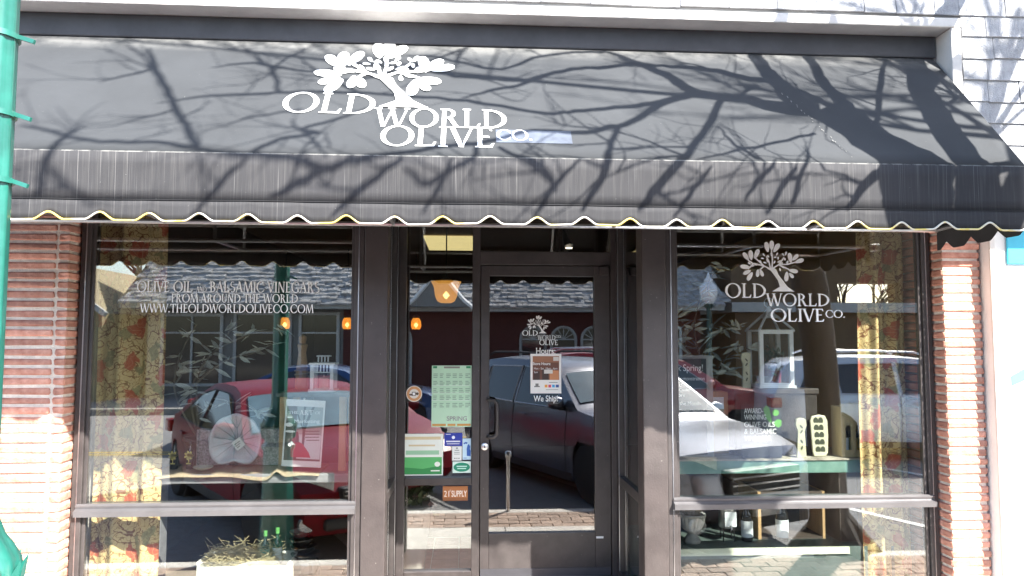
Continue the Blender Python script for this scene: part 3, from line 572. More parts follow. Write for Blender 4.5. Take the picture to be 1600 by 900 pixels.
for q in LIMBS:
    p = smooth([[a[0] + rt_.uniform(-.006, .006), a[1], a[2] + rt_.uniform(-.006, .006), a[3]] for a in q], 4)
    p = [[a[0] + rt_.uniform(-.006, .006), a[1] + rt_.uniform(-.006, .006), a[2] + rt_.uniform(-.006, .006), max(.004, a[3]*rt_.uniform(.93, 1.07))] for a in p]
    mb.tube([a[:3] for a in p], [a[3] for a in p], 9 if q[0][3] > .03 else 6)
    if q[0][3] < .035:
        for i in range(4):
            a = p[rt_.randrange(len(p)//4, len(p))]; b = Vector(a[:3]); twig(b, Vector((rt_.uniform(-1, .6), rt_.uniform(-.5, .5), rt_.uniform(-.3, .8))), rt_.uniform(.25, .5), max(.003, a[3]*.4), 1)
# crown above, reaching over the roof line
def limb(p, d, ln, r_, dep):
    pts = [p]; rs = [r_]; d = d.normalized()
    for i in range(6):
        d = (d + Vector((rt_.uniform(-1, 1), rt_.uniform(-1, 1), rt_.uniform(-.5, .8)))*.2).normalized(); pts.append(pts[-1] + d*ln/6); rs.append(r_*(1 - .1*(i+1)))
    mb.tube(pts, rs, 7, cap=False)
    for i in range(3 if dep < 2 else 0):
        limb(pts[rt_.randint(2, 6)], d + Vector((rt_.uniform(-1, 1), rt_.uniform(-.8, .8), rt_.uniform(-.1, .7)))*.9, ln*.62, r_*.5, dep + 1)
    if dep == 2:
        for i in range(4): twig(pts[rt_.randint(2, 6)], d + Vector((rt_.uniform(-1, 1), rt_.uniform(-1, 1), rt_.uniform(-.4, .8))), .5, .006, 1)
limb(Vector((3.09, -.99, 4.05)), Vector((.5, .1, 1)), 1.9, .05, 0)
limb(Vector((2.30, -1.02, 4.35)), Vector((-.2, -.3, 1)), 1.6, .04, 1)
limb(Vector((2.86, -1.70, 2.5)), Vector((.75, -.75, .9)), 1.8, .05, 1)
limb(Vector((2.9, -1.7, 2.55)), Vector((.9, .05, 1.15)), 2.3, .06, 0)
q = smooth([[2.9, -1.68, 2.5, .07], [3.4, -2.1, 3.5, .06], [4.1, -2.6, 4.6, .055], [4.8, -3.0, 5.6, .045], [5.2, -3.3, 6.5, .03]], 5); mb.tube([a[:3] for a in q], [a[3] for a in q], 8)
for i in range(11):
    a = Vector(q[8 + i][:3]); limb(a, Vector((rt_.uniform(-1, .7), rt_.uniform(-.6, .6), rt_.uniform(.1, .9))), rt_.uniform(.9, 1.5), .026, 1)
q = smooth([[2.37, -1.5, 3.7, .022], [2.0, -2.2, 4.6, .02], [1.2, -2.7, 5.4, .017], [.2, -3.0, 6.0, .014], [-.9, -3.2, 6.3, .01]], 5); mb.tube([a[:3] for a in q], [a[3] for a in q], 8)
for i in range(10):
    a = Vector(q[8 + i][:3]); limb(a, Vector((rt_.uniform(-1, .5), rt_.uniform(-.5, .3), rt_.uniform(.3, .9))), rt_.uniform(.7, 1.2), .009, 2)
mb.build('limbs', M_bark, tree, True); o = tw.build('twigs', M_bark, tree); o['kind'] = 'stuff'

# ------------------------------------------------------------------ green lamp post at the kerb
M_green = mat('post_green', (.014, .11, .086), .35, var=.3, coat=.5)
lp = thing('lamp_post', 'teal green painted iron lamp post with band clamps', 'lamp post', (-1.55, -1.9, ST))
PX, PY = -1.55, -1.90
prof = [(.16, ST), (.16, ST + .06), (.145, ST + .09), (.13, .2), (.118, .55), (.112, .72), (.128, .75), (.128, .77), (.10, .80), (.115, .85), (.135, .90), (.13, .95), (.105, 1.0), (.085, 1.03), (.075, 1.06), (.06, 1.1), (.058, 3.9), (.07, 3.92), (.07, 3.96)]
mb = MB(); n = 32; vs = []
for r_, z in prof:
    for j in range(n):
        a = 2*math.pi*j/n; rr = r_*(1 + (.045*math.cos(a*8) if (z > 1.1 or z < .72) else .06*math.cos(a*8 + 1.2)))
        vs.append((PX + rr*math.cos(a), PY + rr*math.sin(a), z))
mb.add(vs, [(i*n+j, i*n+(j+1) % n, (i+1)*n+(j+1) % n, (i+1)*n+j) for i in range(len(prof)-1) for j in range(n)] + [tuple(range((len(prof)-1)*n, len(prof)*n))])
mb.build('pole', M_green, lp, True)
for k_ in range(12):
    a = k_*math.pi/6; c = Vector((PX + .125*math.cos(a), PY + .125*math.sin(a), .885)); t = Vector((-math.sin(a), math.cos(a), 0)); u = Vector((math.cos(a), math.sin(a), 0))
    MB().add([c - t*.03 - Vector((0, 0, .06)), c + u*.014 - Vector((0, 0, .045)), c + t*.03 - Vector((0, 0, .06)), c + t*.022 + u*.012 + Vector((0, 0, .03)), c + u*.03 + Vector((0, 0, .075)), c - t*.022 + u*.012 + Vector((0, 0, .03)), c - u*.02], [(0, 1, 5), (1, 4, 5), (1, 2, 3), (1, 3, 4), (2, 6, 3), (3, 6, 4), (4, 6, 5), (5, 6, 0)]).build('leaf_ornament', M_green, lp)
for z in (2.645, 2.385, 2.165):
    MB().lathe((PX, PY, z), [(.066, -.009), (.069, -.009), (.069, .009), (.066, .009)], 20).build('band_clamp', M_green, lp, True)
    MB().obox((PX + .093, PY + .0, z - .008), (.03, -.004, -.010), (.0, .006, 0), (.002, 0, .0065)).build('clamp_tab', M_green, lp)
MB().lathe((PX, PY, 3.96), [(.07, 0), (.15, .08), (.19, .22), (.17, .38), (.09, .48), (.03, .52), (.03, .6)], 18).build('globe', mat('lamp_globe', (.8, .8, .78), .3, var=.03), lp, True)

# ------------------------------------------------------------------ cars
M_tyre = mat('tyre', (.02, .02, .021), .85, var=.2); M_rim = mat('alloy_rim', (.55, .56, .58), .3, metal=.9); M_cglass = mat('car_glass', (.012, .016, .02), .04, var=.05, spec=.9, coat=.6)
M_cglass2 = mat('car_windshield', (.10, .17, .20), .04, var=.3, vs=3, spec=.9, coat=.6)
M_lamp = mat('lamp_clear', (.55, .58, .60), .12, var=.25, vs=25, coat=1.); M_tail = mat('lamp_red', (.35, .01, .012), .2, coat=.8); M_blk = mat('plastic_black', (.02, .02, .021), .6); M_plate = mat('plate', (.7, .7, .66), .5, var=.1, vs=30)
KIND = {
 'sedan': dict(L=4.55, W=1.78, H=1.40, belt=.90, xf=3.66, xr=.88, rw=.315,
   top=[(.06,.30),(.02,.55),(.06,.80),(.14,.93),(.72,.98),(1.30,1.26),(1.62,1.375),(1.95,1.40),(2.35,1.385),(2.62,1.33),(3.38,.93),(3.95,.83),(4.32,.71),(4.48,.58),(4.53,.40),(4.44,.22)],
   wins=[[(.98,.955),(1.42,1.245),(1.78,1.31),(1.84,1.31),(1.86,.915)],[(1.92,.915),(1.90,1.31),(2.30,1.30),(2.52,1.255),(3.05,.935),(2.9,.915)]], ws=(2.66,3.34), rs=(.76,1.28)),
 'suv': dict(L=4.75, W=1.74, H=1.62, belt=1.02, xf=3.82, xr=.95, rw=.36,
   top=[(.08,.36),(.02,.62),(.05,1.0),(.22,1.42),(.40,1.55),(1.2,1.62),(2.1,1.615),(2.62,1.56),(2.85,1.50),(3.52,1.06),(4.1,.985),(4.50,.90),(4.66,.74),(4.72,.48),(4.62,.27)],
   wins=[[(.45,1.10),(.62,1.42),(.95,1.47),(1.02,1.04)],[(1.08,1.04),(1.02,1.49),(1.92,1.515),(1.94,1.035)],[(2.0,1.035),(1.98,1.515),(2.52,1.485),(2.72,1.43),(3.22,1.075),(3.1,1.04)]], ws=(2.88,3.48), rs=(.08,.34)),
}
def make_car(name, kind, label, paint, loc, head, group=None, rack=False):
    K = KIND[kind]; L, Wd, H, belt = K['L'], K['W'], K['H'], K['belt']
    root = thing(name, label, 'car', (0, 0, 0), group)
    def hw(x, z):
        e = abs(x - L/2)/(L/2); pl = 1 - .20*max(0, e - .55)**2/.2
        if z <= belt: s = 1 - .05*((z - .62)/.45)**2
        else: s = (1 - .05*((belt - .62)/.45)**2) - .27*((z - belt)/(H - belt))**1.25
        return Wd/2*pl*s
    zr = .2; ra = K['rw'] + .05; ol = list(K['top'])
    for xc in (K['xf'], K['xr']):
        a0 = math.asin(min(1, max(-1, (zr - K['rw'])/ra)))
        ol.append((xc + ra*math.cos(a0), zr))
        for i in range(1, 12): a = a0 + (math.pi - 2*a0)*i/12; ol.append((xc + ra*math.cos(a), K['rw'] + ra*math.sin(a)))
        ol.append((xc - ra*math.cos(a0), zr))
    b = bmesh.new(); vv = [b.verts.new((x, 0, z)) for x, z in ol]; fc = b.faces.new(vv)
    bmesh.ops.triangulate(b, faces=[fc])
    r_ = bmesh.ops.extrude_face_region(b, geom=b.faces[:]); ex = [v for v in r_['geom'] if isinstance(v, bmesh.types.BMVert)]
    for v in b.verts: v.co.y = -1
    for v in ex: v.co.y = 1
    for x in [.25*i for i in range(1, int(L/.25) + 1)]: bmesh.ops.bisect_plane(b, geom=b.verts[:] + b.edges[:] + b.faces[:], plane_co=(x, 0, 0), plane_no=(1, 0, 0))
    for z in [.3, .42, .54, .66, .78, .9, belt, 1.12, 1.24, 1.36, 1.48]: bmesh.ops.bisect_plane(b, geom=b.verts[:] + b.edges[:] + b.faces[:], plane_co=(0, 0, z), plane_no=(0, 0, 1))
    for y in (-.93, -.75, -.4, 0, .4, .75, .93): bmesh.ops.bisect_plane(b, geom=b.verts[:] + b.edges[:] + b.faces[:], plane_co=(0, y, 0), plane_no=(0, 1, 0))
    for v in b.verts:
        t = v.co.y; z = v.co.z
        cr = (1 - abs(t)**3)
        if z > .75: z += .035*cr - .02
        x = v.co.x + (.10*cr - .05)*(1 if v.co.x > L*.9 else -1 if v.co.x < L*.06 else 0)
        # round the long edge a little
        yy = hw(v.co.x, v.co.z)*t
        if abs(t) > .99: pass
        v.co = Vector((x, yy, z))
    bmesh.ops.recalc_face_normals(b, faces=b.faces)
    me = bpy.data.meshes.new('body'); b.to_mesh(me); b.free(); me.materials.append(paint)
    for p in me.polygons: p.use_smooth = True
    body = bpy.data.objects.new('body', me); col.objects.link(body); body.parent = root
    try: me.set_sharp_from_angle(angle=rad(33))
    except Exception: pass
    md = body.modifiers.new('bevel', 'BEVEL'); md.width = .035; md.segments = 3; md.limit_method = 'ANGLE'; md.angle_limit = rad(40)
    def part(mb, nm, m, smooth=False, par=root, bev=0): 
        o = mb.build(nm, m, None, smooth, bev); o.parent = par; return o
    fl = lambda z: z + (.015 if z > .75 else 0)
    for s_ in (-1, 1):
        for k_, q in enumerate(K['wins']):
            mb = MB(); pts = q if s_ < 0 else q[::-1]
            mb.prism(pts, lambda p: (p[0], s_*(hw(*p) + .008), p[1] - .005), lambda p: (p[0], s_*(hw(*p) - .02), p[1] - .005)); part(mb, 'side_window', M_cglass)
            mb = MB(); mb.tube([(p[0], s_*(hw(*p) + .008), p[1] - .005) for p in q + [q[0]]], .009, 5); part(mb, 'window_trim', M_steel if kind == 'suv' else M_blk, True)
        for xc in (K['xf'], K['xr']):
            wy = s_*(Wd/2 - .11); rw = K['rw']
            mb = MB().lathe((xc, wy, rw), [(rw*.62, -.1), (rw*.95, -.1), (rw, -.07), (rw, .07), (rw*.95, .1), (rw*.62, .1)], 24, axis='Y'); wh = part(mb, 'wheel', M_tyre, True)
            mb = MB().lathe((xc, wy + s_*.06, rw), [(rw*.64, -.03), (rw*.64, .03), (rw*.55, .03), (rw*.55, 0.0), (.05, .012), (.04, .03), (.001, .03)], 24, axis='Y')
            for a in range(5): c, s2 = math.cos(a*1.2566), math.sin(a*1.2566); mb.obox((xc + c*rw*.33, wy + s_*.085, rw + s2*rw*.33), (c*rw*.28, 0, s2*rw*.28), (0, .012, 0), (-s2*.035, 0, c*.035))
            part(mb, 'rim', M_rim, True, wh)
            mb = MB().lathe((xc, wy - s_*.06, rw), [(ra*.98, -.1), (ra*.98, .1)], 20, axis='Y'); part(mb, 'arch_liner', M_blk, False)
        # lamps, mirror, handles, seams
        zf = .66 if kind == 'sedan' else .80; xl = L - (.20 if kind == 'sedan' else .24)
        mb = MB(); 
        mb.grid(lambda u, v: ((xl - .22 + .36*u + .0), s_*(hw(xl - .2 + .3*u, zf)*(.985 - .36*u*u) + .012 - .02*u), zf - .085 + .17*v*(1 - .25*(1-u)) + (.04*(1-u) if v > .5 else .02*(1-u))), 8, 3)
        part(mb, 'headlight', M_lamp, True)
        mb = MB(); xt = .06; mb.box(xt - .05, s_*.52 if s_ > 0 else -.82, belt - .22, xt + .12, .82 if s_ > 0 else -.52, belt - .06); part(mb, 'tail_light', M_tail, bev=.02)
        xm = K['ws'][1] - .28
        mb = MB().lathe((xm, s_*(hw(xm, belt) + .10), belt + .09), [(.001, -.11), (.06, -.09), (.085, 0), (.06, .09), (.001, .11)], 12, axis='Y', sx=.8, sy=1.0); part(mb, 'mirror', paint, True)
        mb = MB().box(xm - .04, min(s_*hw(xm, belt), s_*(hw(xm, belt) + .06)) , belt + .0, xm + .03, max(s_*hw(xm, belt), s_*(hw(xm, belt) + .06)), belt + .06); part(mb, 'mirror_arm', M_blk)
        for xh in (K['wins'][-1][0][0] + .16, K['wins'][-2][0][0] + .1):
            mb = MB().box(xh, s_*(hw(xh, belt - .12)) - .01, belt - .14, xh + .18, s_*(hw(xh, belt - .12)) + .028, belt - .105) if s_ > 0 else MB().box(xh, -(hw(xh, belt - .12)) - .028, belt - .14, xh + .18, -(hw(xh, belt - .12)) + .01, belt - .105)
            part(mb, 'door_handle', paint, bev=.01)
        for xs in (K['wins'][-1][0][0] - .03, K['wins'][-1][-2][0] + .08):
            mb = MB().tube([(xs, s_*(hw(xs, z) + .001), z) for z in (belt - .02, .75, .55, .38, .3)], .005, 4); part(mb, 'door_seam', M_blk)
        mb = MB().box(K['xr'] + ra, s_*hw(2, .25) - .02, .2, K['xf'] - ra, s_*hw(2, .25) + .015, .30); part(mb, 'sill', M_blk, bev=.01)
    # windscreens
    def tp(x):
        t = K['top']
        for (x0, z0), (x1, z1) in zip(t[2:], t[3:]):
            if x0 <= x <= x1: return z0 + (z1-z0)*(x-x0)/(x1-x0), math.atan2(z1-z0, x1-x0)
        return H, 0
    for nm, (xa, xb), m in (('windscreen', K['ws'], M_cglass2), ('rear_window', K['rs'], M_cglass)):
        def sf(u, v):
            x = xa + .05 + (xb - xa - .10)*u; z, an = tp(x); t = -.90 + 1.80*v; cr = 1 - abs(t)**3
            return (x - math.sin(an)*.012, hw(x, z)*t, z + .035*cr - .02 + math.cos(an)*.012)
        part(MB().grid(sf, 6, 10), nm, m, True)
    zb = .5
    nose = L - .03
    part(MB().box(nose - .06, -.42, .50 if kind == 'sedan' else .56, nose + .065, .42, .62 if kind == 'sedan' else .78), 'grille', M_blk, bev=.02)
    for k_ in range(3): part(MB().box(nose + .06, -.40, (.515 if kind == 'sedan' else .59) + k_*(.036 if kind == 'sedan' else .06), nose + .072, .40, (.524 if kind == 'sedan' else .605) + k_*(.036 if kind == 'sedan' else .06)), 'grille_bar', M_steel)
    part(MB().box(nose - .05, -.55, .27, nose + .04, .55, .37), 'lower_grille', M_blk, bev=.02)
    for s_ in (-1, 1): part(MB().lathe((nose - .10, s_*.66, .33), [(.07, 0), (.065, .03), (.001, .035)], 14, axis='X', sx=1.3), 'fog_light', M_lamp, True)
    part(MB().box(nose + .03, -.15, .38, nose + .075, .15, .47), 'number_plate', M_plate)
    part(MB().box(-.03, -.15, .62, .03, .15, .71), 'number_plate', M_plate)
    if rack:
        for s_ in (-1, 1):
            y = s_*(hw(1.6, H) - .02)
            part(MB().tube([(.75, y, H + .01), (.9, y, H + .06), (1.6, y, H + .075), (2.3, y, H + .06), (2.45, y, H + .005)], .016, 6), 'roof_rail', M_steel if rack == 2 else M_blk, True)
    root.rotation_euler = (0, 0, head); c, s = math.cos(head), math.sin(head)
    root.location = (loc[0] - c*L, loc[1] - s*L, ST)         # loc = middle of the nose
    return root
P_red = mat('paint_red', (.17, .004, .012), .4, var=.05, coat=.12, metal=.0, spec=.25); P_sil = mat('paint_silver', (.19, .205, .24), .26, metal=.75, coat=.3, var=.03)
P_red2 = mat('paint_dark_red', (.36, .010, .014), .35, coat=1., var=.05); P_blue = mat('paint_blue', (.02, .07, .20), .35, coat=1., var=.05, metal=.3); P_wht = mat('paint_pale', (.62, .66, .72), .34, coat=1., metal=.35, var=.03)
HD = rad(65)
make_car('parked_car', 'sedan', 'shiny red saloon car parked nose-in facing the ceramic leaf window', P_red, (-.71, -2.30), rad(56), 'cars parked along the kerb')
make_car('parked_car', 'suv', 'silver sport utility car with black roof rails reflected in the shop door', P_sil, (2.58, -1.97), HD, 'cars parked along the kerb', rack=1)
make_car('parked_car', 'suv', 'red sport utility car standing across the street with silver rails', P_red2, (5.7, -8.9), 0, 'cars across the street', rack=2)
make_car('parked_car', 'sedan', 'blue saloon car across the street behind the red one', P_blue, (-.2, -9.4), 0, 'cars across the street')
make_car('parked_car', 'suv', 'pale silver car beyond the bare tree trunk', P_wht, (9.6, -7.2), rad(8), 'cars across the street', rack=2)

# ------------------------------------------------------------------ bollard at the kerb
bo = thing('bollard', 'slim galvanised steel post with cap at the kerb by the silver car', 'bollard', (.42, -1.48, SW))
MB().tube([(.42, -1.48, SW - .02), (.42, -1.48, .47)], .022, 12).build('post', M_steel, bo, True)
MB().lathe((.42, -1.48, .46), [(.03, 0), (.036, .01), (.036, .05), (.025, .065), (.001, .07)], 14).build('cap', M_steel, bo, True)

# ------------------------------------------------------------------ across the street
FB = thing('shake_roof_building', 'low shop row across the street with wooden shake roof and dark red walls', 'building', (-1, -19, ST))
M_shk = mat('cedar_shake', (.30, .29, .28), .95, var=.5, vs=5, bump=.5, bs=30, c2=(.55, .54, .52)); M_rwall = mat('wall_dark_red', (.085, .022, .018), .8, var=.15); M_gwall = mat('wall_grey', (.20, .20, .19), .8, var=.15)
M_wtrim = mat('trim_grey', (.42, .42, .40), .6); M_pan = mat('far_glass', (.015, .015, .016), .08, spec=.7, var=.3, vs=2)
ZE = 2.60
MB().box(-9.4, -24, ST, -3.7, -18, ZE).build('wall', M_gwall, FB); MB().box(-3.7, -24, ST, 7.2, -18, ZE).build('wall', M_rwall, FB)
MB().box(-9.9, -18.0, ZE - .12, 7.7, -17.25, ZE + .06).build('fascia', M_wtrim, FB)
sh = MB(); rr = random.Random(5); run, rise = 4.2, 3.0
MB().prism([(-17.2, ZE + .04), (-17.2 - run, ZE + .04 + rise), (-17.2 - run, ZE + .04)], lambda p: (-9.9, p[0], p[1]), lambda p: (7.7, p[0], p[1])).build('roof', mat('roof_felt', (.03, .03, .03), .95), FB, fix=True)
for r_ in range(22):
    v = r_/22; y = -17.2 - run*v; z = ZE + .06 + rise*v; x = -9.9 + (r_ % 3)*.07; x1 = 7.7 - .0
    while x < x1:
        wd = rr.uniform(.10, .30); lf = rr.uniform(.01, .07); dz = rr.uniform(-.02, .02)
        sh.add([(x, y + .06, z + lf - .05), (x + wd, y + .06, z + lf - .05), (x + wd, y - .26, z + .16 + dz), (x, y - .26, z + .16 + dz), (x, y + .06, z - .07), (x + wd, y + .06, z - .07)], [(0, 1, 2, 3), (4, 5, 1, 0), (1, 5, 2), (0, 3, 4)])
        x += wd + .012
o = sh.build('roof_shakes', M_shk, FB); o['kind'] = 'stuff'
def far_window(x0, x1, z0, z1, arch=False, bars=2):
    fr = MB(); y = -18
    if arch:
        cx, r_ = (x0 + x1)/2, (x1 - x0)/2; pts = [(x0, z0), (x1, z0), (x1, z1 - r_)] + [(cx + r_*math.cos(rad(a)), z1 - r_ + r_*math.sin(rad(a))) for a in range(15, 180, 15)] + [(x0, z1 - r_)]
        fr.tube([(p[0], y + .05, p[1]) for p in pts + [pts[0]]], .05, 4)
        for a in (30, 60, 90, 120, 150): fr.tube([(cx, y + .05, z1 - r_), (cx + r_*math.cos(rad(a)), y + .05, z1 - r_ + r_*math.sin(rad(a)))], .018, 4)
        fr.tube([(x0, y + .05, z1 - r_), (x1, y + .05, z1 - r_)], .03, 4); pn = MB().prism(pts, lambda p: (p[0], y + .03, p[1]), lambda p: (p[0], y + .01, p[1]))
    else:
        fr.box(x0, y, z0, x0 + .09, y + .08, z1); fr.box(x1 - .09, y, z0, x1, y + .08, z1); fr.box(x0 + .09, y, z0, x1 - .09, y + .08, z0 + .09); fr.box(x0 + .09, y, z1 - .09, x1 - .09, y + .08, z1)
        for i in range(1, bars): x = x0 + (x1-x0)*i/bars; fr.box(x - .03, y + .035, z0 + .09, x + .03, y + .075, z1 - .09)
        fr.box(x0 + .09, y + .035, z0 + (z1-z0)*.72, x1 - .09, y + .07, z0 + (z1-z0)*.72 + .05); pn = MB().box(x0 + .09, y, z0 + .09, x1 - .09, y + .03, z1 - .09)
    wn = fr.build('window', M_wtrim, FB, fix=True); pn.build('pane', M_pan, wn, fix=True)
far_window(-9.0, -7.2, .2, 2.35, False, 2); far_window(-6.9, -5.2, .1, 2.4, False, 1); far_window(-5.0, -3.8, .1, 2.4, False, 1)
for x in (-2.6, 1.75, 2.75, 3.75): far_window(x, x + .8, .1, 2.0, True)
far_window(5.0, 6.6, .3, 2.0, False, 2)
# gable porch with curved white bargeboards
gp = [(-1.9, ZE), (.15, ZE), (-.87, ZE + 1.05)]
MB().prism(gp, lambda p: (p[0], -16.7, p[1]), lambda p: (p[0], -18.4, p[1])).build('porch_gable', M_gwall, FB, fix=True)
for s_ in (-1, 1): MB().tube([(-.87 + s_*1.12, -16.66, ZE - .08), (-.87 + s_*.75, -16.66, ZE + .22), (-.87 + s_*.3, -16.66, ZE + .78), (-.87, -16.66, ZE + 1.13)], .07, 5).build('bargeboard', mat('bargeboard_white', (.75, .75, .73), .6), FB, True)
YH = thing('gabled_house', 'yellow gabled house far left across the street', 'house', (-12, -17, ST))
MB().prism([(-17.5, ST), (-9.95, ST), (-9.95, 2.3), (-12.2, 3.9), (-17.5, 3.2)], lambda p: (p[0], -16.4, p[1]), lambda p: (p[0], -26, p[1])).build('wall', mat('wall_yellow', (.27, .22, .12), .8, var=.1), YH, fix=True)
MB().tube([(-9.8, -16.3, 2.25), (-12.2, -16.3, 3.98), (-17.6, -16.3, 3.2)], .1, 4).build('roof_edge', M_wtrim, YH)
MB().box(-11.6, -16.4, .6, -10.6, -16.33, 1.9).build('window', M_pan, YH)
RB = thing('brown_building', 'low brown building beyond the street lamp', 'building', (16, -19, ST))
MB().box(8.3, -25, ST, 26, -18, 2.45).build('wall', mat('wall_brown', (.13, .085, .05), .8, var=.2), RB); MB().box(8.1, -25.2, 2.45, 26.2, -17.7, 2.75).build('roof_edge', M_wtrim, RB)
MB().box(8.3, -24, 2.75, 11.75, -18.3, 7.5).build('upper_wall', MATS['wall_brown'], RB); MB().box(13.8, -19.0, 2.75, 30, -18.3, 7.5).build('upper_wall', MATS['wall_brown'], RB); MB().box(11.75, -19.0, 3.42, 13.8, -18.3, 7.5).build('added_sky_block', MATS['wall_brown'], RB)  # lintel added to frame the reflected sky gap; upper walls raised to block the rest
for x in (9.2, 12.6, 16): MB().box(x, -18.0, .4, x + 2.2, -17.96, 2.0).build('window', M_pan, RB)
FL = thing('street_lamp', 'dark street lamp with white acorn globe across the street', 'street lamp', (6.3, -14.5, ST))
MB().lathe((6.3, -14.5, ST), [(.2, 0), (.2, .3), (.11, .6), (.08, .9), (.06, 2.65), (.12, 2.72), (.12, 2.78)], 14).build('pole', mat('post_dark_green', (.02, .06, .05), .4), FL, True)
MB().lathe((6.3, -14.5, 2.54), [(.11, 0), (.19, .1), (.24, .3), (.22, .46), (.14, .54), (.10, .58), (.12, .62), (.05, .7), (.03, .78), (.001, .84)], 18).build('globe', mat('globe_white', (.85, .86, .86), .25, var=.03), FL, True)
# bare trees beyond
def far_tree(x, y, h, seed):
    t = thing('bare_tree', {1: 'bare winter tree behind the yellow house', 4: 'smaller bare winter tree behind the brown building', 9: 'taller bare winter tree farther behind the brown building'}[seed], 'tree', (x, y, ST)); m_ = MB(); q = random.Random(seed)
    def br(p, d, ln, r_, dep):
        pts = [p]
        for i in range(4): d = (d + Vector((q.uniform(-1, 1), q.uniform(-1, 1), q.uniform(-.3, .7)))*.2).normalized(); pts.append(pts[-1] + d*ln/4)
        m_.tube(pts, [r_*(1 - .1*i) for i in range(5)], 5, cap=False)
        if dep < 5:
            for i in range(3 if dep < 4 else 2): br(pts[q.randint(2, 4)], d + Vector((q.uniform(-1, 1), q.uniform(-1, 1), q.uniform(-.2, .6)))*.8, ln*.68, r_*.58, dep + 1)
    br(Vector((x, y, ST)), Vector((0, 0, 1)), h*.4, h*.022, 0); m_.build('limbs', mat('bark_far', (.10, .085, .075), .95), t)
far_tree(-13.5, -30, 9, 1); far_tree(15.7, -24.5, 7.0, 4); far_tree(17.2, -26.0, 8.0, 9)
# ------------------------------------------------------------------ curtains
def curtain_mat():
    m = bpy.data.materials.new('curtain_print'); m.use_nodes = True; n = m.node_tree.nodes; l = m.node_tree.links; b = n['Principled BSDF']; b.inputs['Roughness'].default_value = .85
    b.inputs['Specular IOR Level'].default_value = .2
    uv = n.new('ShaderNodeUVMap')
    def mp(s, loc=(0, 0, 0)):
        q = n.new('ShaderNodeMapping'); q.inputs['Scale'].default_value = s; q.inputs['Location'].default_value = loc; l.new(uv.outputs[0], q.inputs[0]); return q.outputs[0]
    def nz(v, sc_, det=3):
        q = n.new('ShaderNodeTexNoise'); q.inputs['Scale'].default_value = sc_; q.inputs['Detail'].default_value = det; l.new(v, q.inputs['Vector']); return q
    def warp(v, sc_, amt):
        q = nz(v, sc_, 2); s1 = n.new('ShaderNodeVectorMath'); s1.operation = 'SUBTRACT'; s1.inputs[1].default_value = (.5, .5, .5); l.new(q.outputs['Color'], s1.inputs[0])
        s2 = n.new('ShaderNodeVectorMath'); s2.operation = 'SCALE'; s2.inputs['Scale'].default_value = amt; l.new(s1.outputs[0], s2.inputs[0])
        s3 = n.new('ShaderNodeVectorMath'); s3.operation = 'ADD'; l.new(v, s3.inputs[0]); l.new(s2.outputs[0], s3.inputs[1]); return s3.outputs[0]
    def blob(v, sc_, r0, r1):
        q = n.new('ShaderNodeTexVoronoi'); q.voronoi_dimensions = '2D'; q.inputs['Scale'].default_value = sc_; q.inputs['Randomness'].default_value = .6; l.new(v, q.inputs['Vector'])
        r = n.new('ShaderNodeMapRange'); r.inputs[1].default_value = r0; r.inputs[2].default_value = r1; r.inputs[3].default_value = 1; r.inputs[4].default_value = 0; l.new(q.outputs['Distance'], r.inputs[0]); return r.outputs[0]
    def mix(f, a, c, k=1.):
        x = n.new('ShaderNodeMix'); x.data_type = 'RGBA'; mu = n.new('ShaderNodeMath'); mu.operation = 'MULTIPLY'; mu.inputs[1].default_value = k; l.new(f, mu.inputs[0]); l.new(mu.outputs[0], x.inputs[0])
        if isinstance(a, tuple): x.inputs[6].default_value = a + (1,)
        else: l.new(a, x.inputs[6])
        x.inputs[7].default_value = c + (1,); return x.outputs[2]
    def line(v, sc_, wd, det=0.):
        q = nz(v, sc_, det); a = n.new('ShaderNodeMath'); a.operation = 'SUBTRACT'; a.inputs[1].default_value = .5; l.new(q.outputs['Fac'], a.inputs[0])
        c = n.new('ShaderNodeMath'); c.operation = 'ABSOLUTE'; l.new(a.outputs[0], c.inputs[0]); r = n.new('ShaderNodeMapRange'); r.inputs[1].default_value = wd*.6; r.inputs[2].default_value = wd; r.inputs[3].default_value = 1; r.inputs[4].default_value = 0; l.new(c.outputs[0], r.inputs[0]); return r.outputs[0]
    c = mix(nz(mp((1, 1, 1)), 3).outputs['Fac'], (.60, .45, .20), (.66, .52, .27))
    c = mix(line(warp(mp((1, 1, 1)), 10, .12), 15, .030), c, (.17, .05, .02), .9)
    c = mix(line(warp(mp((1, 1, 1), (3, 2, 0)), 14, .10), 34, .045), c, (.20, .09, .03), .75)
    c = mix(blob(warp(warp(mp((1, .8, 1), (.3, .1, 0)), 7, .18), 24, .08), 6.0, .17, .20), c, (.24, .23, .11), .8)
    c = mix(blob(warp(warp(mp((1, .75, 1)), 6, .16), 22, .09), 5.2, .20, .23), c, (.42, .085, .045), .9)
    c = mix(line(mp((1, 1, 1), (7, 1, 0)), 26, .02), c, (.62, .48, .26), .5)
    l.new(c, b.inputs['Base Color']); return m
M_cur = curtain_mat()
def curtain(x0, x1, y, label):
    t = thing('curtain', label, 'curtain', ((x0+x1)/2, y, .36), 'patterned curtains')
    fn = lambda u, v: (x0 + (x1-x0)*u, y + .022*math.sin(u*13 + .6*math.sin(v*5)) + .008*math.sin(u*31), .12 + 2.6*v)
    NU, NV = 60, 40; mb = MB().grid(fn, NU, NV); o = mb.build('drape', M_cur, t, True)
    ul = o.data.uv_layers.new(name='UVMap')
    for lp_ in o.data.loops: vi = lp_.vertex_index; ul.data[lp_.index].uv = ((vi % (NU+1))/NU*(x1-x0)*1.15, (vi // (NU+1))/NV*2.6)
    md = o.modifiers.new('thickness', 'SOLIDIFY'); md.thickness = .003
    MB().tube([(x0 - .03, y, 2.72), (x1 + .03, y, 2.72)], .012, 8).build('rod', M_dark, t)
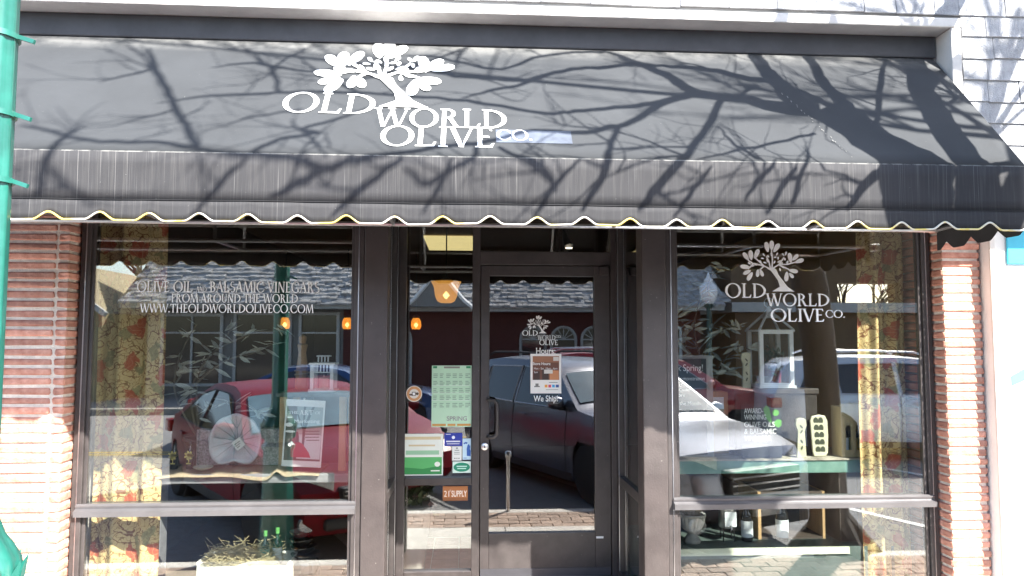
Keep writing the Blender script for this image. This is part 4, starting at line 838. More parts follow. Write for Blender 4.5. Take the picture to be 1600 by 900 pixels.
curtain(-2.19, -1.80, .17, 'flower patterned ochre curtain beside the rough pink brick pillar')
curtain(2.49, 2.80, .20, 'flower patterned ochre curtain beside the narrow red brick pillar')

# ------------------------------------------------------------------ small builders
def simple(name, label, cat, mb, m, smooth=False, bev=0, group=None, fix=False): return tag(mb.build(name, m, None, smooth, bev, fix=fix), label, cat, group)
M_iron = mat('white_iron', (.82, .85, .85), .45, var=.06); M_wood = mat('pine_wood', (.42, .27, .13), .6, var=.25, stretch=(8, 8, 1), vs=3, bump=.1); M_gwood = mat('grey_wood', (.24, .23, .24), .6, var=.2, stretch=(1, 6, 6), vs=3)
M_leafm = mat('olive_leaf', (.40, .44, .38), .5, var=.3, vs=20, c2=(.60, .64, .58)); M_stem = mat('olive_stem', (.13, .11, .08), .8)
leaf = MB().add([(0, 0, 0), (.25, .10, .02), (.6, .12, .03), (1, 0, 0), (.6, -.12, .03), (.25, -.10, .02), (.3, 0, -.01), (.65, 0, -.01)], [(0, 6, 1), (1, 6, 7, 2), (2, 7, 3), (0, 5, 6), (5, 4, 7, 6), (4, 3, 7)]).mesh('leaf', M_leafm)
def olive(label, base, stems, nleaf, seed, pot=True, size=.115):
    q = random.Random(seed); t = thing('olive_plant', label, 'plant', base); st = MB()
    for pts in stems:
        pts = smooth([list(p) for p in pts], 4); st.tube(pts, [.006*(1 - .7*i/len(pts)) + .0015 for i in range(len(pts))], 5)
        for i in range(nleaf):
            a = pts[q.randrange(len(pts)//4, len(pts))]
            k_ = size*q.uniform(.65, 1.15)
            inst('leaf', leaf, t, tuple(c + q.uniform(-.012, .012) for c in a), (q.uniform(-1.4, 1.4), q.uniform(-.7, .6), q.uniform(-3.1, 3.1)), (k_, k_, k_))
    st.build('stems', M_stem, t, True)
    if pot: MB().lathe(base, [(.06, 0), (.085, .14), (.095, .15), (.095, .17), (.08, .17), (.075, .15)], 18).build('pot', mat('pot_dark', (.06, .05, .045), .6), t, True)
olive('olive branches fanning out behind the window with the web address', (-1.72, .55, .845),
      [[(-1.72, .55, 1.0), (-1.76, .5, 1.3), (-1.62, .45, 1.55), (-1.36, .42, 1.68), (-1.15, .4, 1.70)], [(-1.72, .55, 1.0), (-1.84, .45, 1.3), (-1.80, .42, 1.55), (-1.70, .4, 1.74)], [(-1.72, .55, 1.0), (-1.7, .5, 1.15), (-1.55, .45, 1.24), (-1.38, .42, 1.23), (-1.28, .4, 1.16)],
       [(-1.72, .55, 1.05), (-1.72, .5, 1.4), (-1.58, .46, 1.6), (-1.45, .44, 1.78)], [(-1.74, .5, 1.35), (-1.55, .45, 1.5), (-1.35, .42, 1.56), (-1.22, .4, 1.62)]], 24, 2)
olive('bushy olive tree beside the large white lantern', (1.62, .62, .90),
      [[(1.62, .62, 1.05), (1.64, .6, 1.4), (1.66, .55, 1.75), (1.62, .5, 2.02), (1.72, .48, 2.14)], [(1.62, .62, 1.05), (1.56, .58, 1.45), (1.46, .52, 1.62), (1.40, .5, 1.80)], [(1.62, .62, 1.1), (1.72, .58, 1.45), (1.82, .52, 1.6), (1.90, .5, 1.58)],
       [(1.62, .6, 1.2), (1.60, .55, 1.55), (1.72, .5, 1.72), (1.84, .48, 1.72)], [(1.62, .6, 1.2), (1.58, .55, 1.5), (1.52, .5, 1.72), (1.56, .46, 1.95)], [(1.63, .6, 1.25), (1.7, .55, 1.42), (1.78, .5, 1.44)], [(1.62, .6, 1.3), (1.5, .55, 1.5), (1.38, .5, 1.52)]], 28, 9)
def bottle(label, x, y, z, h, m, lab=None, group=None, cap=None):
    t = thing('bottle', label, 'bottle', (x, y, z), group); r_ = h*.135
    MB().lathe((x, y, z), [(r_*.9, 0), (r_, .008), (r_, h*.55), (r_*.85, h*.64), (r_*.36, h*.74), (r_*.34, h*.95), (r_*.40, h*.955), (r_*.40, h)], 16).build('glass', m, t, True)
    if lab: MB().lathe((x, y, z), [(r_*1.02, h*.10), (r_*1.02, h*.48)], 16).build('paper_label', lab, t, True)
    MB().lathe((x, y, z + h*.86), [(r_*.43, 0), (r_*.43, h*.155), (r_*.3, h*.16)], 12).build('cap', cap or M_blk, t, True)
    return t
M_bg = mat('bottle_green', (.012, .05, .025), .12, var=.1, coat=.6); M_bk = mat('bottle_black', (.012, .012, .012), .12, var=.1, coat=.6)
M_paper = mat('paper_pale', (.72, .76, .78), .7, var=.08, vs=40); M_teal = mat('label_teal', (.08, .30, .25), .6, var=.1); M_gold = mat('gold_print', (.55, .48, .15), .45, var=.1)

# ------------------------------------------------------------------ left window display
t = thing('display_shelf', 'grey wooden shelf with a burlap runner and ceramic leaf on it', 'shelf', (-1.25, .4, .10))
MB().box(-2.0, .20, .785, -.62, .60, .838).build('board', M_gwood, t, bev=.006)
for x in (-1.95, -.70): MB().box(x, .45, .10, x + .05, .55, .785).build('bracket_post', M_gwood, t)
def runner(u, v):
    x = -1.88 + 1.0*u; h = .045*math.exp(-((x + 1.13)/.035)**2) + .006*math.sin(x*17); return (x, .17 + .36*v, .845 + h*(1 - .3*v) - (.02 + .012*math.sin(x*9))*(1 if v == 0 else 0))
o = MB().grid(runner, 60, 5).build('burlap_runner', mat('burlap', (.36, .28, .19), .95, var=.2, vs=60, bump=.3, bs=200), None, True); tag(o, 'wrinkled brown burlap runner lying on the grey shelf', 'cloth'); md = o.modifiers.new('thickness', 'SOLIDIFY'); md.thickness = .004
simple('granite_block', 'speckled grey granite block standing behind the ceramic leaf', 'block', MB().box(-1.70, .45, .85, -1.18, .53, 1.075), mat('granite', (.42, .40, .41), .5, var=.6, vs=90, c2=(.7, .67, .66)), bev=.006)
# ceramic leaf
t = thing('ceramic_leaf', 'pale turquoise and pink ceramic leaf plate propped on the shelf', 'plate', (-1.424, .35, .85))
LC = (-1.424, 1.013)
def lrad(a): return 1 - .34*max(0, math.cos(a + math.pi/2) - .80)/.2*.9 + .015*math.sin(a*9)
def leaf_s(r_, a): 
    x = .157*math.cos(a)*lrad(a)*r_; z = .168*math.sin(a)*lrad(a)*r_
    return (LC[0] + x, .335 + .10*(z + .16)*.6 - .05*r_*r_ + .03, LC[1] + z + .0)
vs = [leaf_s(r_/8, 2*math.pi*j/48) for r_ in range(0, 9) for j in range(48)]
mb = MB().add(vs, [(r_*48 + j, r_*48 + (j+1) % 48, (r_+1)*48 + (j+1) % 48, (r_+1)*48 + j) for r_ in range(8) for j in range(48)])
o = mb.build('plate_body', mat('glaze_turquoise', (.40, .58, .60), .35, var=.12, vs=7, c2=(.56, .50, .51), coat=.4), t, True); md = o.modifiers.new('thickness', 'SOLIDIFY'); md.thickness = .009; md.offset = 1
M_vein = mat('vein_grey', (.22, .29, .31), .6)
for a in (90, 62, 38, 12, -12, -38, 118, 142, 168, 192, 218, 74, 106):
    mb = MB(); c0 = Vector(leaf_s(.02, 0)) if a not in (74, 106) else Vector(leaf_s(.45, rad(90))); e = Vector(leaf_s(.94, rad(a)))
    pts = []
    for i in range(7):
        tt = i/6; p = c0.lerp(e, tt); rr_ = math.hypot((p.x - LC[0])/.157, (p.z - LC[1])/.168); p.y = .335 + .06*(p.z - LC[1] + .16) - .05*min(1, rr_)**2 + .03 - .004; pts.append(p)
    mb.tube(pts, [.0022 - .0002*i for i in range(7)], 5); mb.build('vein', M_vein, t)
o = printed('price_card', None, None, -1.425, .975, -1.365, 1.035, .305, ['c9d8d2', '6b7a72'], [(.15, .6, .8, .68, 1), (.15, .4, .7, .48, 1), (.15, .2, .5, .28, 1)], tilt=38, parent=t)
simple('saucer', 'small pale green saucer lying on the burlap runner', 'saucer', MB().lathe((-1.60, .30, .852), [(.035, 0), (.055, .012), (.06, .018), (.05, .015), (.001, .008)], 20), mat('saucer_glaze', (.55, .58, .48), .3), True)
for x in (-1.79, -1.695):
    b_ = bottle('little gold palm print bottle standing beside the curtain on the grey shelf' if x < -1.75 else 'little gold palm print bottle standing beside the granite block', x, .34, .85, .17, M_bk, None, 'little gold palm bottles')
    mb = MB()
    for a in range(0, 360, 51): c, s = math.cos(rad(a)), math.sin(rad(a)); mb.poly([(x + px_*c - pz_*s, .3155, .935 + px_*s + pz_*c) for px_, pz_ in ((0, -.005), (.022, -.007), (.030, 0), (.022, .007), (0, .005))])
    mb.box(x - .003, .315, .89, x + .003, .317, .93); mb.box(x - .014, .315, .882, x + .014, .317, .889); mb.build('palm_print', M_gold, b_)
st = thing('display_stand', 'plain wooden stand behind the hanging sepia poster', 'stand', (-.95, .5, .84))
MB().box(-1.14, .26, .842, -1.10, .30, 1.30).build('post', M_wood, st); MB().box(-.78, .26, .842, -.74, .30, 1.30).build('post', M_wood, st)
MB().box(-1.14, .62, .842, -1.10, .66, 1.30).build('post', M_wood, st); MB().box(-.78, .62, .842, -.74, .66, 1.30).build('post', M_wood, st)
MB().box(-1.16, .24, 1.295, -.72, .68, 1.318).build('top', mat('stand_dark', (.05, .04, .035), .5), st)
po = printed('poster', 'pale poster with a bare tree and red flask reading THE ART OF', 'poster', -1.097, .88, -.862, 1.28, .20, ['d8dbd9', '4e4843', '8f9a98', 'b8c4c4', '9c2c34', 'e8e8e6', '2f3a3c'],
   [(.04, .09, .96, .90, 1), (.3, .32, .96, .90, 2), (.36, .12, .95, .48, 3), ([(.48,.14),(.53,.14),(.54,.55),(.66,.78),(.74,.90),(.68,.90),(.58,.76),(.51,.62),(.52,.9),(.46,.9),(.47,.60),(.34,.78),(.30,.78),(.47,.55)], 6),
    ([(.22,.14),(.72,.14),(.66,.22),(.5,.34),(.40,.37),(.26,.36),(.20,.24)], 4), ([(.30,.36),(.40,.36),(.39,.44),(.36,.52),(.31,.52)], 6), (ell(.12, .62, .10, .03), 5), (ell(.16, .52, .13, .018), 5), (ell(.12, .73, .07, .012), 5)], tilt=-3)
mb = MB(); fpo = lambda x, z, d: (x, .1965 - d, z)
lettering(mb, 'THE', -1.07, -1.015, 1.197, .016, fpo); lettering(mb, 'ART', -1.005, -.925, 1.190, .028, fpo); lettering(mb, 'OF', -.912, -.88, 1.194, .016, fpo); mb.build('title', M_vinyl, po)
text_mesh('Marketing', .03, M_vinyl, 'title_script', (-1.035, .196, 1.142), po, .15, rot=Matrix.Rotation(rad(90), 4, 'X') @ Matrix.Shear('XY', 4, (.35, 0)) if False else None)
for i in range(4): MB().box(-.985 + i*.008, .1958, 1.09 - i*.018, -.885, .1963, 1.095 - i*.018).build('text_line', mat('print_4e4843', '4e4843', .6), po)
MB().lathe((-.978, .195, 1.287), [(.004, -.006), (.007, 0), (.004, .006)], 8).build('hook', M_steel, po)
def lantern(label, x0, x1, y, z0, z1, zt, big):
    t = thing('lantern', label, 'lantern', ((x0+x1)/2, y, z0)); cx = (x0+x1)/2; hw_ = (x1-x0)/2; b = .011 if not big else .013
    mb = MB(); mb.box(x0 - .01, y - hw_ - .01, z0 + .002, x1 + .01, y + hw_ + .01, z0 + .018); 
    if big:
        for sx in (-1, 1):
            for sy in (-1, 1): mb.box(cx + sx*hw_ - .012, y + sy*hw_ - .012, z0 - .0, cx + sx*hw_ + .012, y + sy*hw_ + .012, z0 + .002)
    mb.build('base', M_iron, t, bev=.003)
    for sx in (-1, 1):
        for sy in (-1, 1): MB().box(cx + sx*(hw_ - b) - b, y + sy*(hw_ - b) - b, z0 + .018, cx + sx*(hw_ - b) + b, y + sy*(hw_ - b) + b, z1 - .012).build('corner_post', M_iron, t)
    MB().box(x0 - .008, y - hw_ - .008, z1 - .012, x1 + .008, y + hw_ + .008, z1).build('top_frame', M_iron, t)
    for sy in (-1, 1): MB().box(x0 + 2*b, y + sy*(hw_ - b) - .001, z0 + .018, x1 - 2*b, y + sy*(hw_ - b) + .001, z1 - .012 - (0 if big else .045)).build('glass_panel', M_glass, t)
    if big:
        for s_ in (-1, 1):
            MB().box(x0 + 2*b + .0, y - hw_ - .001, z0 + .018, x1 - 2*b, y - hw_ + .012, z0 + .034).build('door_rail', M_iron, t) if s_ < 0 else MB().box(x0 + 2*b, y - hw_ - .001, z1 - .028, x1 - 2*b, y - hw_ + .012, z1 - .012).build('door_rail', M_iron, t)
        za = z1 + (zt - z1)*.55; q = .032
        for sx in (-1, 1):
            for sy in (-1, 1): MB().tube([(cx + sx*hw_, y + sy*hw_, z1), (cx + sx*q, y + sy*q, za)], .0085, 6).build('roof_bar', M_iron, t)
        mb = MB(); mb.add([(cx - q*1.5, y - q*1.5, za - .02), (cx + q*1.5, y - q*1.5, za - .02), (cx + q*1.5, y + q*1.5, za - .02), (cx - q*1.5, y + q*1.5, za - .02), (cx, y, za + .065)], [(0, 1, 4), (1, 2, 4), (2, 3, 4), (3, 0, 4), (3, 2, 1, 0)]); mb.build('roof_cap', M_iron, t)
        mb = MB(); mb.tube([(cx + .032*math.cos(rad(a)), y, za + .085 + .032*math.sin(rad(a))) for a in range(0, 361, 20)], .003, 5); mb.build('ring', M_iron, t)
        MB().lathe((cx - .04, y + .0, z0 + .02), [(.02, 0), (.05, .03), (.052, .05), (.045, .048), (.001, .01)], 16).build('bowl', mat('bowl_white', (.6, .66, .64), .4), t, True)
        mb = MB(); ql = random.Random(4)
        for i in range(120):
            c = Vector((cx + .02 + ql.gauss(0, .035), y + ql.gauss(0, .025), z0 + .19 + ql.gauss(0, .04))); mb.obox(c, (ql.uniform(-.012, .012), ql.uniform(-.012, .012), .008), (.006, .004, ql.uniform(-.006, .006)), (.0003, 0, .0003))
        o = mb.build('foliage', mat('ivy', (.05, .12, .07), .5, var=.3), t); o['kind'] = 'stuff'
        MB().lathe((cx + .045, y + .02, z0 + .02), [(.03, 0), (.042, .08), (.045, .09), (.03, .09)], 14).build('red_pot', mat('pot_red', (.35, .04, .03), .5), t, True)
    else:
        n_ = 6
        for i in range(n_): 
            x = x0 + 2*b + (x1 - x0 - 4*b)*i/(n_-1); MB().box(x - .004, y - hw_ + b - .003, z1 - .057, x + .004, y - hw_ + b + .003, z1 - .012).build('slat', M_iron, t)
        MB().box(x0 + 2*b, y - hw_ + b - .004, z1 - .062, x1 - 2*b, y - hw_ + b + .004, z1 - .056).build('slat_rail', M_iron, t)
        for i in range(4): x = cx - .03 + i*.02; MB().box(x - .004, y - .036, z1, x + .004, y - .028, zt - .004).build('chimney_slat', M_iron, t)
        MB().box(cx - .04, y - .04, zt - .008, cx + .04, y + .04, zt).build('chimney_top', M_iron, t)
        MB().lathe((cx, y, z0 + .018), [(.03, 0), (.03, .07), (.004, .072), (.002, .09)], 14).build('candle', mat('candle', (.7, .64, .5), .6), t, True)
lantern('small pale blue lantern with slatted top on the wooden stand', -.965, -.822, .35, 1.318, 1.50, 1.545, False)
t = thing('wooden_bottle', 'tall turned wood oil bottle with twine on the stand', 'bottle', (-1.095, .58, 1.318))
MB().lathe((-1.08, .58, 1.318), [(.04, 0), (.045, .02), (.04, .12), (.03, .2), (.024, .24), (.03, .27), (.034, .29), (.02, .30), (.024, .325), (.024, .345), (.001, .36)], 16).build('body', mat('turned_wood', (.40, .25, .12), .5, var=.25), t, True)
MB().tube([(-1.08 + .046*math.cos(a*.5), .58 + .046*math.sin(a*.5), 1.40 + .002*a) for a in range(28)], .004, 5).build('twine', mat('twine', (.45, .36, .22), .9), t)
# below the shelf
t = thing('straw_box', 'torn white box heaped with straw under the grey shelf', 'box', (-1.32, .32, .1))
mb = MB(); mb.box(-1.58, .20, .10, -1.06, .206, .30); mb.box(-1.58, .44, .10, -1.06, .446, .32); mb.box(-1.586, .20, .10, -1.58, .446, .33); mb.box(-1.06, .20, .10, -1.054, .446, .31); mb.box(-1.58, .206, .10, -1.06, .44, .106); mb.build('carton', mat('carton_white', (.72, .71, .66), .8, var=.06), t)
mb = MB(); qs = random.Random(8)
for i in range(1600):
    c = Vector((qs.uniform(-1.55, -1.15), qs.uniform(.22, .43), .26 + qs.uniform(0, .09)*(1 - abs(qs.uniform(-1, 1)))*1.4 + .04*qs.random())); d = Vector((qs.gauss(0, 1), qs.gauss(0, .7), qs.gauss(0, .35))).normalized()*qs.uniform(.025, .06)
    mb.obox(c, d, d.orthogonal().normalized()*.0008, d.cross(d.orthogonal()).normalized()*.0008)
o = mb.build('straw', mat('straw', (.50, .42, .24), .8, var=.3, vs=30), t); o['kind'] = 'stuff'
bottle('green bottle with teal label leaning in the straw box', -1.225, .33, .27, .20, M_bg, M_teal, cap=mat('cap_green', (.10, .32, .08), .4))
bottle('green bottle with pale label beside the black bowls', -1.155, .34, .27, .215, M_bg, M_paper, cap=MATS['cap_green'])
t = thing('bowl_stack', 'stack of glossy black bowls on a pot beside the straw box', 'bowls', (-1.0, .42, .1))
M_gb = mat('gloss_black', (.015, .015, .016), .12, coat=.8)
MB().lathe((-1.0, .42, .10), [(.06, 0), (.09, .06), (.095, .14), (.08, .17)], 20).build('pot', M_gb, t, True)
for i in range(4): MB().lathe((-1.0 - .012*i, .42, .27 + i*.045), [(.03, 0), (.085 - .008*i, .03), (.09 - .008*i, .042), (.08 - .008*i, .04), (.001, .012)], 20).build('bowl', M_gb, t, True)

# ------------------------------------------------------------------ right window display
rp = MB().box(1.12, .22, .101, 2.83, .82, .355).build('display_plinth', mat('plinth_green', (.09, .12, .11), .6, var=.25, vs=8)); tag(rp, 'low dark green plinth under the teal bench', 'plinth')
MB().box(1.12, .205, .315, 2.40, .219, .357).build('plinth_edge', mat('edge_pale', (.62, .64, .50), .7, var=.2), rp)
t = thing('display_bench', 'chipped teal green bench carrying the lantern and boards', 'bench', (1.9, .5, .355))
M_teb = mat('bench_teal', (.09, .22, .18), .6, var=.2, vs=5, bump=.1, c2=(.20, .34, .28))
MB().box(1.20, .28, .80, 2.58, .78, .888).build('top', M_teb, t, bev=.006); MB().box(1.20, .27, .882, 2.58, .76, .892).build('top_board', mat('bench_edge', (.33, .28, .22), .7, var=.4, vs=9, c2=(.6, .56, .46)), t)
for x in (1.24, 2.40): MB().box(x, .32, .357, x + .12, .74, .80).build('leg', mat('leg_dark', (.05, .04, .035), .6), t)
t = thing('dark_chest', 'dark ribbed wicker chest under the large white lantern', 'chest', (2.02, .55, .892))
MB().box(1.76, .42, .893, 2.32, .74, 1.322).build('body', mat('wicker_dark', (.035, .028, .024), .7, var=.4, stretch=(40, 1, 8), vs=2, bump=.6, bs=8), t, bev=.008); MB().box(1.75, .41, 1.29, 2.33, .75, 1.327).build('lid', mat('wicker_lid', (.045, .035, .03), .6), t, bev=.006)
lantern('large white metal lantern with potted plant inside', 1.935, 2.165, .53, 1.329, 1.715, 1.895, True)
cb = thing('chalkboard', 'chalkboard with white Spring handwriting by the bench end', 'chalkboard', (1.42, .36, .89))
MB().box(1.27, .37, .893, 1.60, .385, 1.545).build('frame', mat('frame_pale', (.33, .32, .31), .6), cb)
MB().box(1.27, .362, .91, 1.555, .371, 1.525).build('slate', mat('slate', (.03, .045, .055), .7, var=.2), cb)
for s_, z, sz, wd in (('nk Spring!', 1.445, .062, .19), ('n Demonstration', 1.385, .034, .20), ('sat!', 1.345, .028, .05), ('gy Cooks', 1.315, .028, .10), ('more', 1.28, .03, .07), ('of the Month', 1.225, .036, .17), ('od Daring Unoaked?', 1.175, .036, .20), ('4y + taste', 1.125, .034, .16)):
    text_mesh(s_, sz, M_vinyl, 'chalk_writing', (1.342, .3605, z), cb, wd)
t = thing('carton', 'brown cardboard carton with white label next to the chalkboard', 'carton', (1.70, .62, .892))
MB().box(1.60, .50, .893, 1.745, .64, 1.30).build('box', mat('cardboard', (.38, .25, .12), .8, var=.1), t); MB().box(1.635, .4975, 1.185, 1.715, .4995, 1.265).build('label_sheet', M_paper, t); MB().box(1.666, .498, 1.27, 1.676, .4995, 1.30).build('tape', M_wood, t)
ab = printed('award_sign', 'dark sign reading AWARD-WINNING olive oils with green olive leaves', 'sign', 1.755, .895, 2.02, 1.235, .30, ['2c3034', '5aa53a', '3f7f2a', 'e8e8e6'],
   [([(x*.9 + .0, z) for x, z in [(.70,.98),(.62,.92),(.66,.76),(.78,.66),(.84,.66),(.82,.80),(.78,.93)]], 1), (ell(.86, .84, .085, .06), 1), ([(.80,.62),(.92,.56),(1.0,.60),(1.0,.70),(.90,.72),(.80,.66)], 1)])
for i, (s_, z) in enumerate((('AWARD-', 1.178), ('WINNING', 1.138), ('OLIVE OILS', 1.092), ('& BALSAMIC', 1.048), ('VINEGARS', 1.004))): text_mesh(s_, .046, M_vinyl, 'sign_lettering', (1.775, .2955, z), ab, (.125, .145, .20, .21, .17)[i], bold=.0004)
M_cer = mat('ceramic_cream', (.52, .50, .36), .4, var=.12, vs=25, coat=.3)
def rest_(label, x, y, z, h):
    t = thing('ceramic_holder', label, 'ornament', (x, y, z)); k_ = h/.24
    prof = [(-.030, 0), (.030, 0), (.026, .10), (.022, .16), (.036, .20), (.030, .235), (0, .245), (-.030, .235), (-.036, .20), (-.022, .16), (-.026, .10)]
    MB().prism(prof, lambda p: (x + p[0]*k_, y - .012, z + p[1]*k_), lambda p: (x + p[0]*k_, y + .012, z + p[1]*k_)).build('body', M_cer, t, bev=.004, fix=True)
    for zz, a in ((.19, 40), (.16, -35), (.10, 30), (.06, -20)): 
        mb = MB(); c, s = math.cos(rad(a + 90)), math.sin(rad(a + 90)); mb.poly([(x + (u*c - v*s)*k_, y - .0135, z + (zz + u*s + v*c)*k_) for u, v in ell(0, 0, .014, .0055, 10)]); mb.build('olive_print', mat('olive_dark', (.04, .05, .03), .5), t)
rest_('tall cream ceramic spoon holder standing on the dark chest', 1.86, .47, 1.327, .235); rest_('bright cream ceramic spoon holder sunlit on the teal bench', 2.155, .32, .892, .25)
t = thing('tile_board', 'rounded cream board with dark olive pattern on the teal bench', 'board', (2.30, .38, .892))
MB().prism([(2.245 + a*.115, .894 + b*.265) for a, b in [(.08, 0), (.75, 0), (.9, .08), (1, .5), (1.02, .85), (.9, .97), (.55, 1.0), (.12, .96), (0, .86), (.02, .12)]], lambda p: (p[0], .345 + (p[1]-.894)*.12, p[1]), lambda p: (p[0], .362 + (p[1]-.894)*.12, p[1])).build('body', M_cer, t, bev=.005, fix=True)
for i in range(5):
    z = .935 + i*.046
    for sx in (-1, 1): mb = MB(); mb.poly([(2.298 + sx*.016 + u, .3435 + (z - .894)*.12, z + v) for u, v in ell(0, 0, .017, .024, 12)]); mb.build('leaf_print', mat('olive_dark', (.04, .05, .03), .5), t)
t = thing('bottle_carrier', 'pale wood bottle carrier with three arched openings', 'carrier', (2.54, .36, .892))
mb = MB(); x0, x1, za, zb = 2.42, 2.665, .893, 1.235
mb.box(x0, .31, za, x1, .322, za + .045); mb.box(x0, .31, za + .205, x1, .322, zb)
xs_ = [x0, x0 + .03, x0 + .068, x0 + .098, x0 + .136, x0 + .166, x0 + .204, x1]
for i in range(0, 8, 2): mb.box(xs_[i], .31, za + .045, xs_[i+1], .322, za + .205)
M_cw = mat('carrier_wood', (.62, .49, .27), .6, var=.15, stretch=(8, 8, 1), vs=3); mb.build('front', M_cw, t)
mb = MB(); mb.box(x0, .322, za, x0 + .012, .44, zb - .02); mb.box(x1 - .012, .322, za, x1, .44, zb - .02); mb.box(x0 + .012, .428, za, x1 - .012, .44, zb - .02); mb.box(x0 + .012, .322, za, x1 - .012, .428, za + .012); mb.build('sides', M_cw, t)
for i in range(3):
    cx = (xs_[1 + 2*i] + xs_[2 + 2*i])/2; mb = MB()
    for s_ in (-1, 1): mb.prism([(cx + s_*.019, za + .205), (cx + s_*.019, za + .186)] + [(cx + s_*.019*math.cos(rad(a)), za + .186 + .019*math.sin(rad(a))) for a in (30, 60, 90)], lambda p: (p[0], .312, p[1]), lambda p: (p[0], .320, p[1]))
    mb.build('arch_corner', M_cw, t, fix=True)
for i in range(3): bottle(('dark bottle with white band in the carrier opening beside the rounded board', 'dark bottle with gold band in the middle opening of the carrier', 'dark bottle with gold band in the carrier opening beside the curtain')[i], x0 + .049 + i*.068, .375, za + .014, .22, M_bk, M_paper if i == 0 else M_gold, 'bottles in the wooden carrier')
# below the bench
t = thing('stone_urn', 'fluted grey stone urn on the green plinth', 'urn', (1.445, .36, .356))
M_stone = mat('cast_stone', (.36, .35, .32), .9, var=.2, vs=12, bump=.3)
n = 40; prof = [(.052, 0), (.055, .015), (.045, .03), (.028, .055), (.03, .065), (.06, .09), (.078, .13), (.082, .165), (.088, .17), (.088, .18), (.07, .18), (.065, .15)]
mb = MB(); vs = []
for r_, z in prof:
    for j in range(n): a = 2*math.pi*j/n; rr_ = r_*(1 + (.07*math.cos(a*16) if .08 < z < .166 else 0)); vs.append((1.445 + rr_*math.cos(a), .36 + rr_*math.sin(a), .357 + z))
mb.add(vs, [(i*n+j, i*n+(j+1) % n, (i+1)*n+(j+1) % n, (i+1)*n+j) for i in range(len(prof)-1) for j in range(n)] + [tuple(range(n-1, -1, -1))]); mb.build('body', M_stone, t, True, ang=25)
mb = MB(); qv = random.Random(6)
for i in range(90): a = qv.uniform(0, 6.28); r_ = qv.uniform(0, .07); d = Vector((math.cos(a)*r_*.8, math.sin(a)*r_*.8, qv.uniform(.03, .10))); p = Vector((1.445 + r_*.6*math.cos(a), .36 + r_*.6*math.sin(a), .52)); mb.tube([p, p + d*.6, p + d], [.003, .002, .001], 4, cap=False)
o = mb.build('dry_moss', mat('dry_moss', (.20, .16, .11), .9), t); o['kind'] = 'stuff'
t = thing('oil_dispenser', 'steel oil dispenser with white label and tap under the bench', 'dispenser', (1.69, .40, .356))
MB().lathe((1.69, .40, .44), [(.05, 0), (.055, .01), (.055, .12), (.035, .135), (.06, .15), (.06, .19), (.02, .2)], 18).build('body', M_steel, t, True)
for a in range(4): MB().tube([(1.69 + .05*math.cos(a*1.57 + .7), .40 + .05*math.sin(a*1.57 + .7), .357), (1.69 + .045*math.cos(a*1.57 + .7), .40 + .045*math.sin(a*1.57 + .7), .45)], .004, 6).build('leg', M_blk, t)
MB().box(1.655, .341, .455, 1.73, .346, .545).build('label_sheet', M_paper, t); MB().tube([(1.69, .346, .46), (1.69, .32, .46), (1.69, .318, .44)], .006, 6).build('tap', M_steel, t)
bottle('dark bottle with pale label beside the oil dispenser', 1.812, .38, .356, .27, M_bk, M_paper); bottle('tall dark bottle with white label and red cap by the wooden crate', 2.035, .36, .356, .29, M_bk, M_paper, cap=mat('cap_red', (.5, .03, .03), .4))
t = thing('wooden_crate', 'open wooden crate on its side beneath the bench', 'crate', (2.1, .5, .356))
for a in ((1.895, .40, .357, 1.915, .75, .66), (2.325, .40, .357, 2.345, .75, .66), (1.915, .40, .357, 2.325, .75, .37), (1.915, .40, .645, 2.325, .75, .66), (1.915, .74, .37, 2.325, .75, .645)): MB().box(*a).build('board', M_wood if a[5] < 2 and a[0] != 1.915 else mat('crate_dark', (.06, .045, .035), .7), t)

# ------------------------------------------------------------------ notices on the sidelight and the door
ys = .7975
tb = [(.03, .955, .13, .99, 1), (.86, .955, .97, .99, 1), (.30, .955, .70, .985, 2)]
qm = random.Random(12)
for r_ in range(5):
    for c in range(6):
        for k_ in range(3): tb.append((.04 + c*.16, .77 - r_*.12 + k_*.028 + .03, .04 + c*.16 + qm.uniform(.07, .13), .77 - r_*.12 + k_*.028 + .042, 3))
tb += [(.02, .015, .36, .05, 4), (.40, .015, .60, .05, 4), (.64, .015, .98, .05, 4), (.0, .55, 1, .556, 5), (.0, .67, 1, .676, 5), (.0, .43, 1, .436, 5)]
mp_ = printed('menu_poster', 'tall pale green seasonal chart marked SPRING taped inside the sidelight', 'poster', -.24, 1.042, .036, 1.464, ys, ['bfe3c6', '2f8f5f', '8a8a84', '86aa90', 'c9974f', 'e4f1e6'], tb)
text_mesh('SPRING', .042, mat('print_grey', (.30, .33, .31), .6), 'poster_title', (-.135, ys - .0035, 1.085), mp_, .14, bold=.001)
o = printed('sticker', 'green and white farm flyer in the corner of the sidelight', 'flyer', -.436, .712, -.158, .996, ys, ['e9efe6', '2f8a4a', '59b36a', '9ac9a6', 'd8c8a0'],
   [(.03, .03, .97, .34, 1), (.03, .30, .97, .44, 2), ([(.03,.20),(.5,.16),(.97,.24),(.97,.33),(.4,.30),(.03,.34)], 2), (.06, .86, .94, .93, 4), (.15, .70, .8, .74, 4), (.08, .50, .9, .60, 3), (ell(.86, .27, .07, .06), 0), (.70, .10, .92, .13, 0)])
printed('sticker', 'round white sticker with orange ring and cup high on the sidelight', 'sticker', -.414, 1.217, -.308, 1.323, ys, ['1c1a18', 'ece6de', 'd9a06a', 'ffffff', '5a4a3c'],
   [(ell(.5, .5, .52, .52, 28), 1), (ell(.5, .5, .47, .47, 28), 2), (ell(.5, .5, .31, .31, 24), 1), (.36, .36, .60, .62, 4), (.40, .40, .56, .58, 3), (ell(.70, .5, .10, .09), 4), (ell(.3, .44, .13, .06), 4)], thick=.0006)
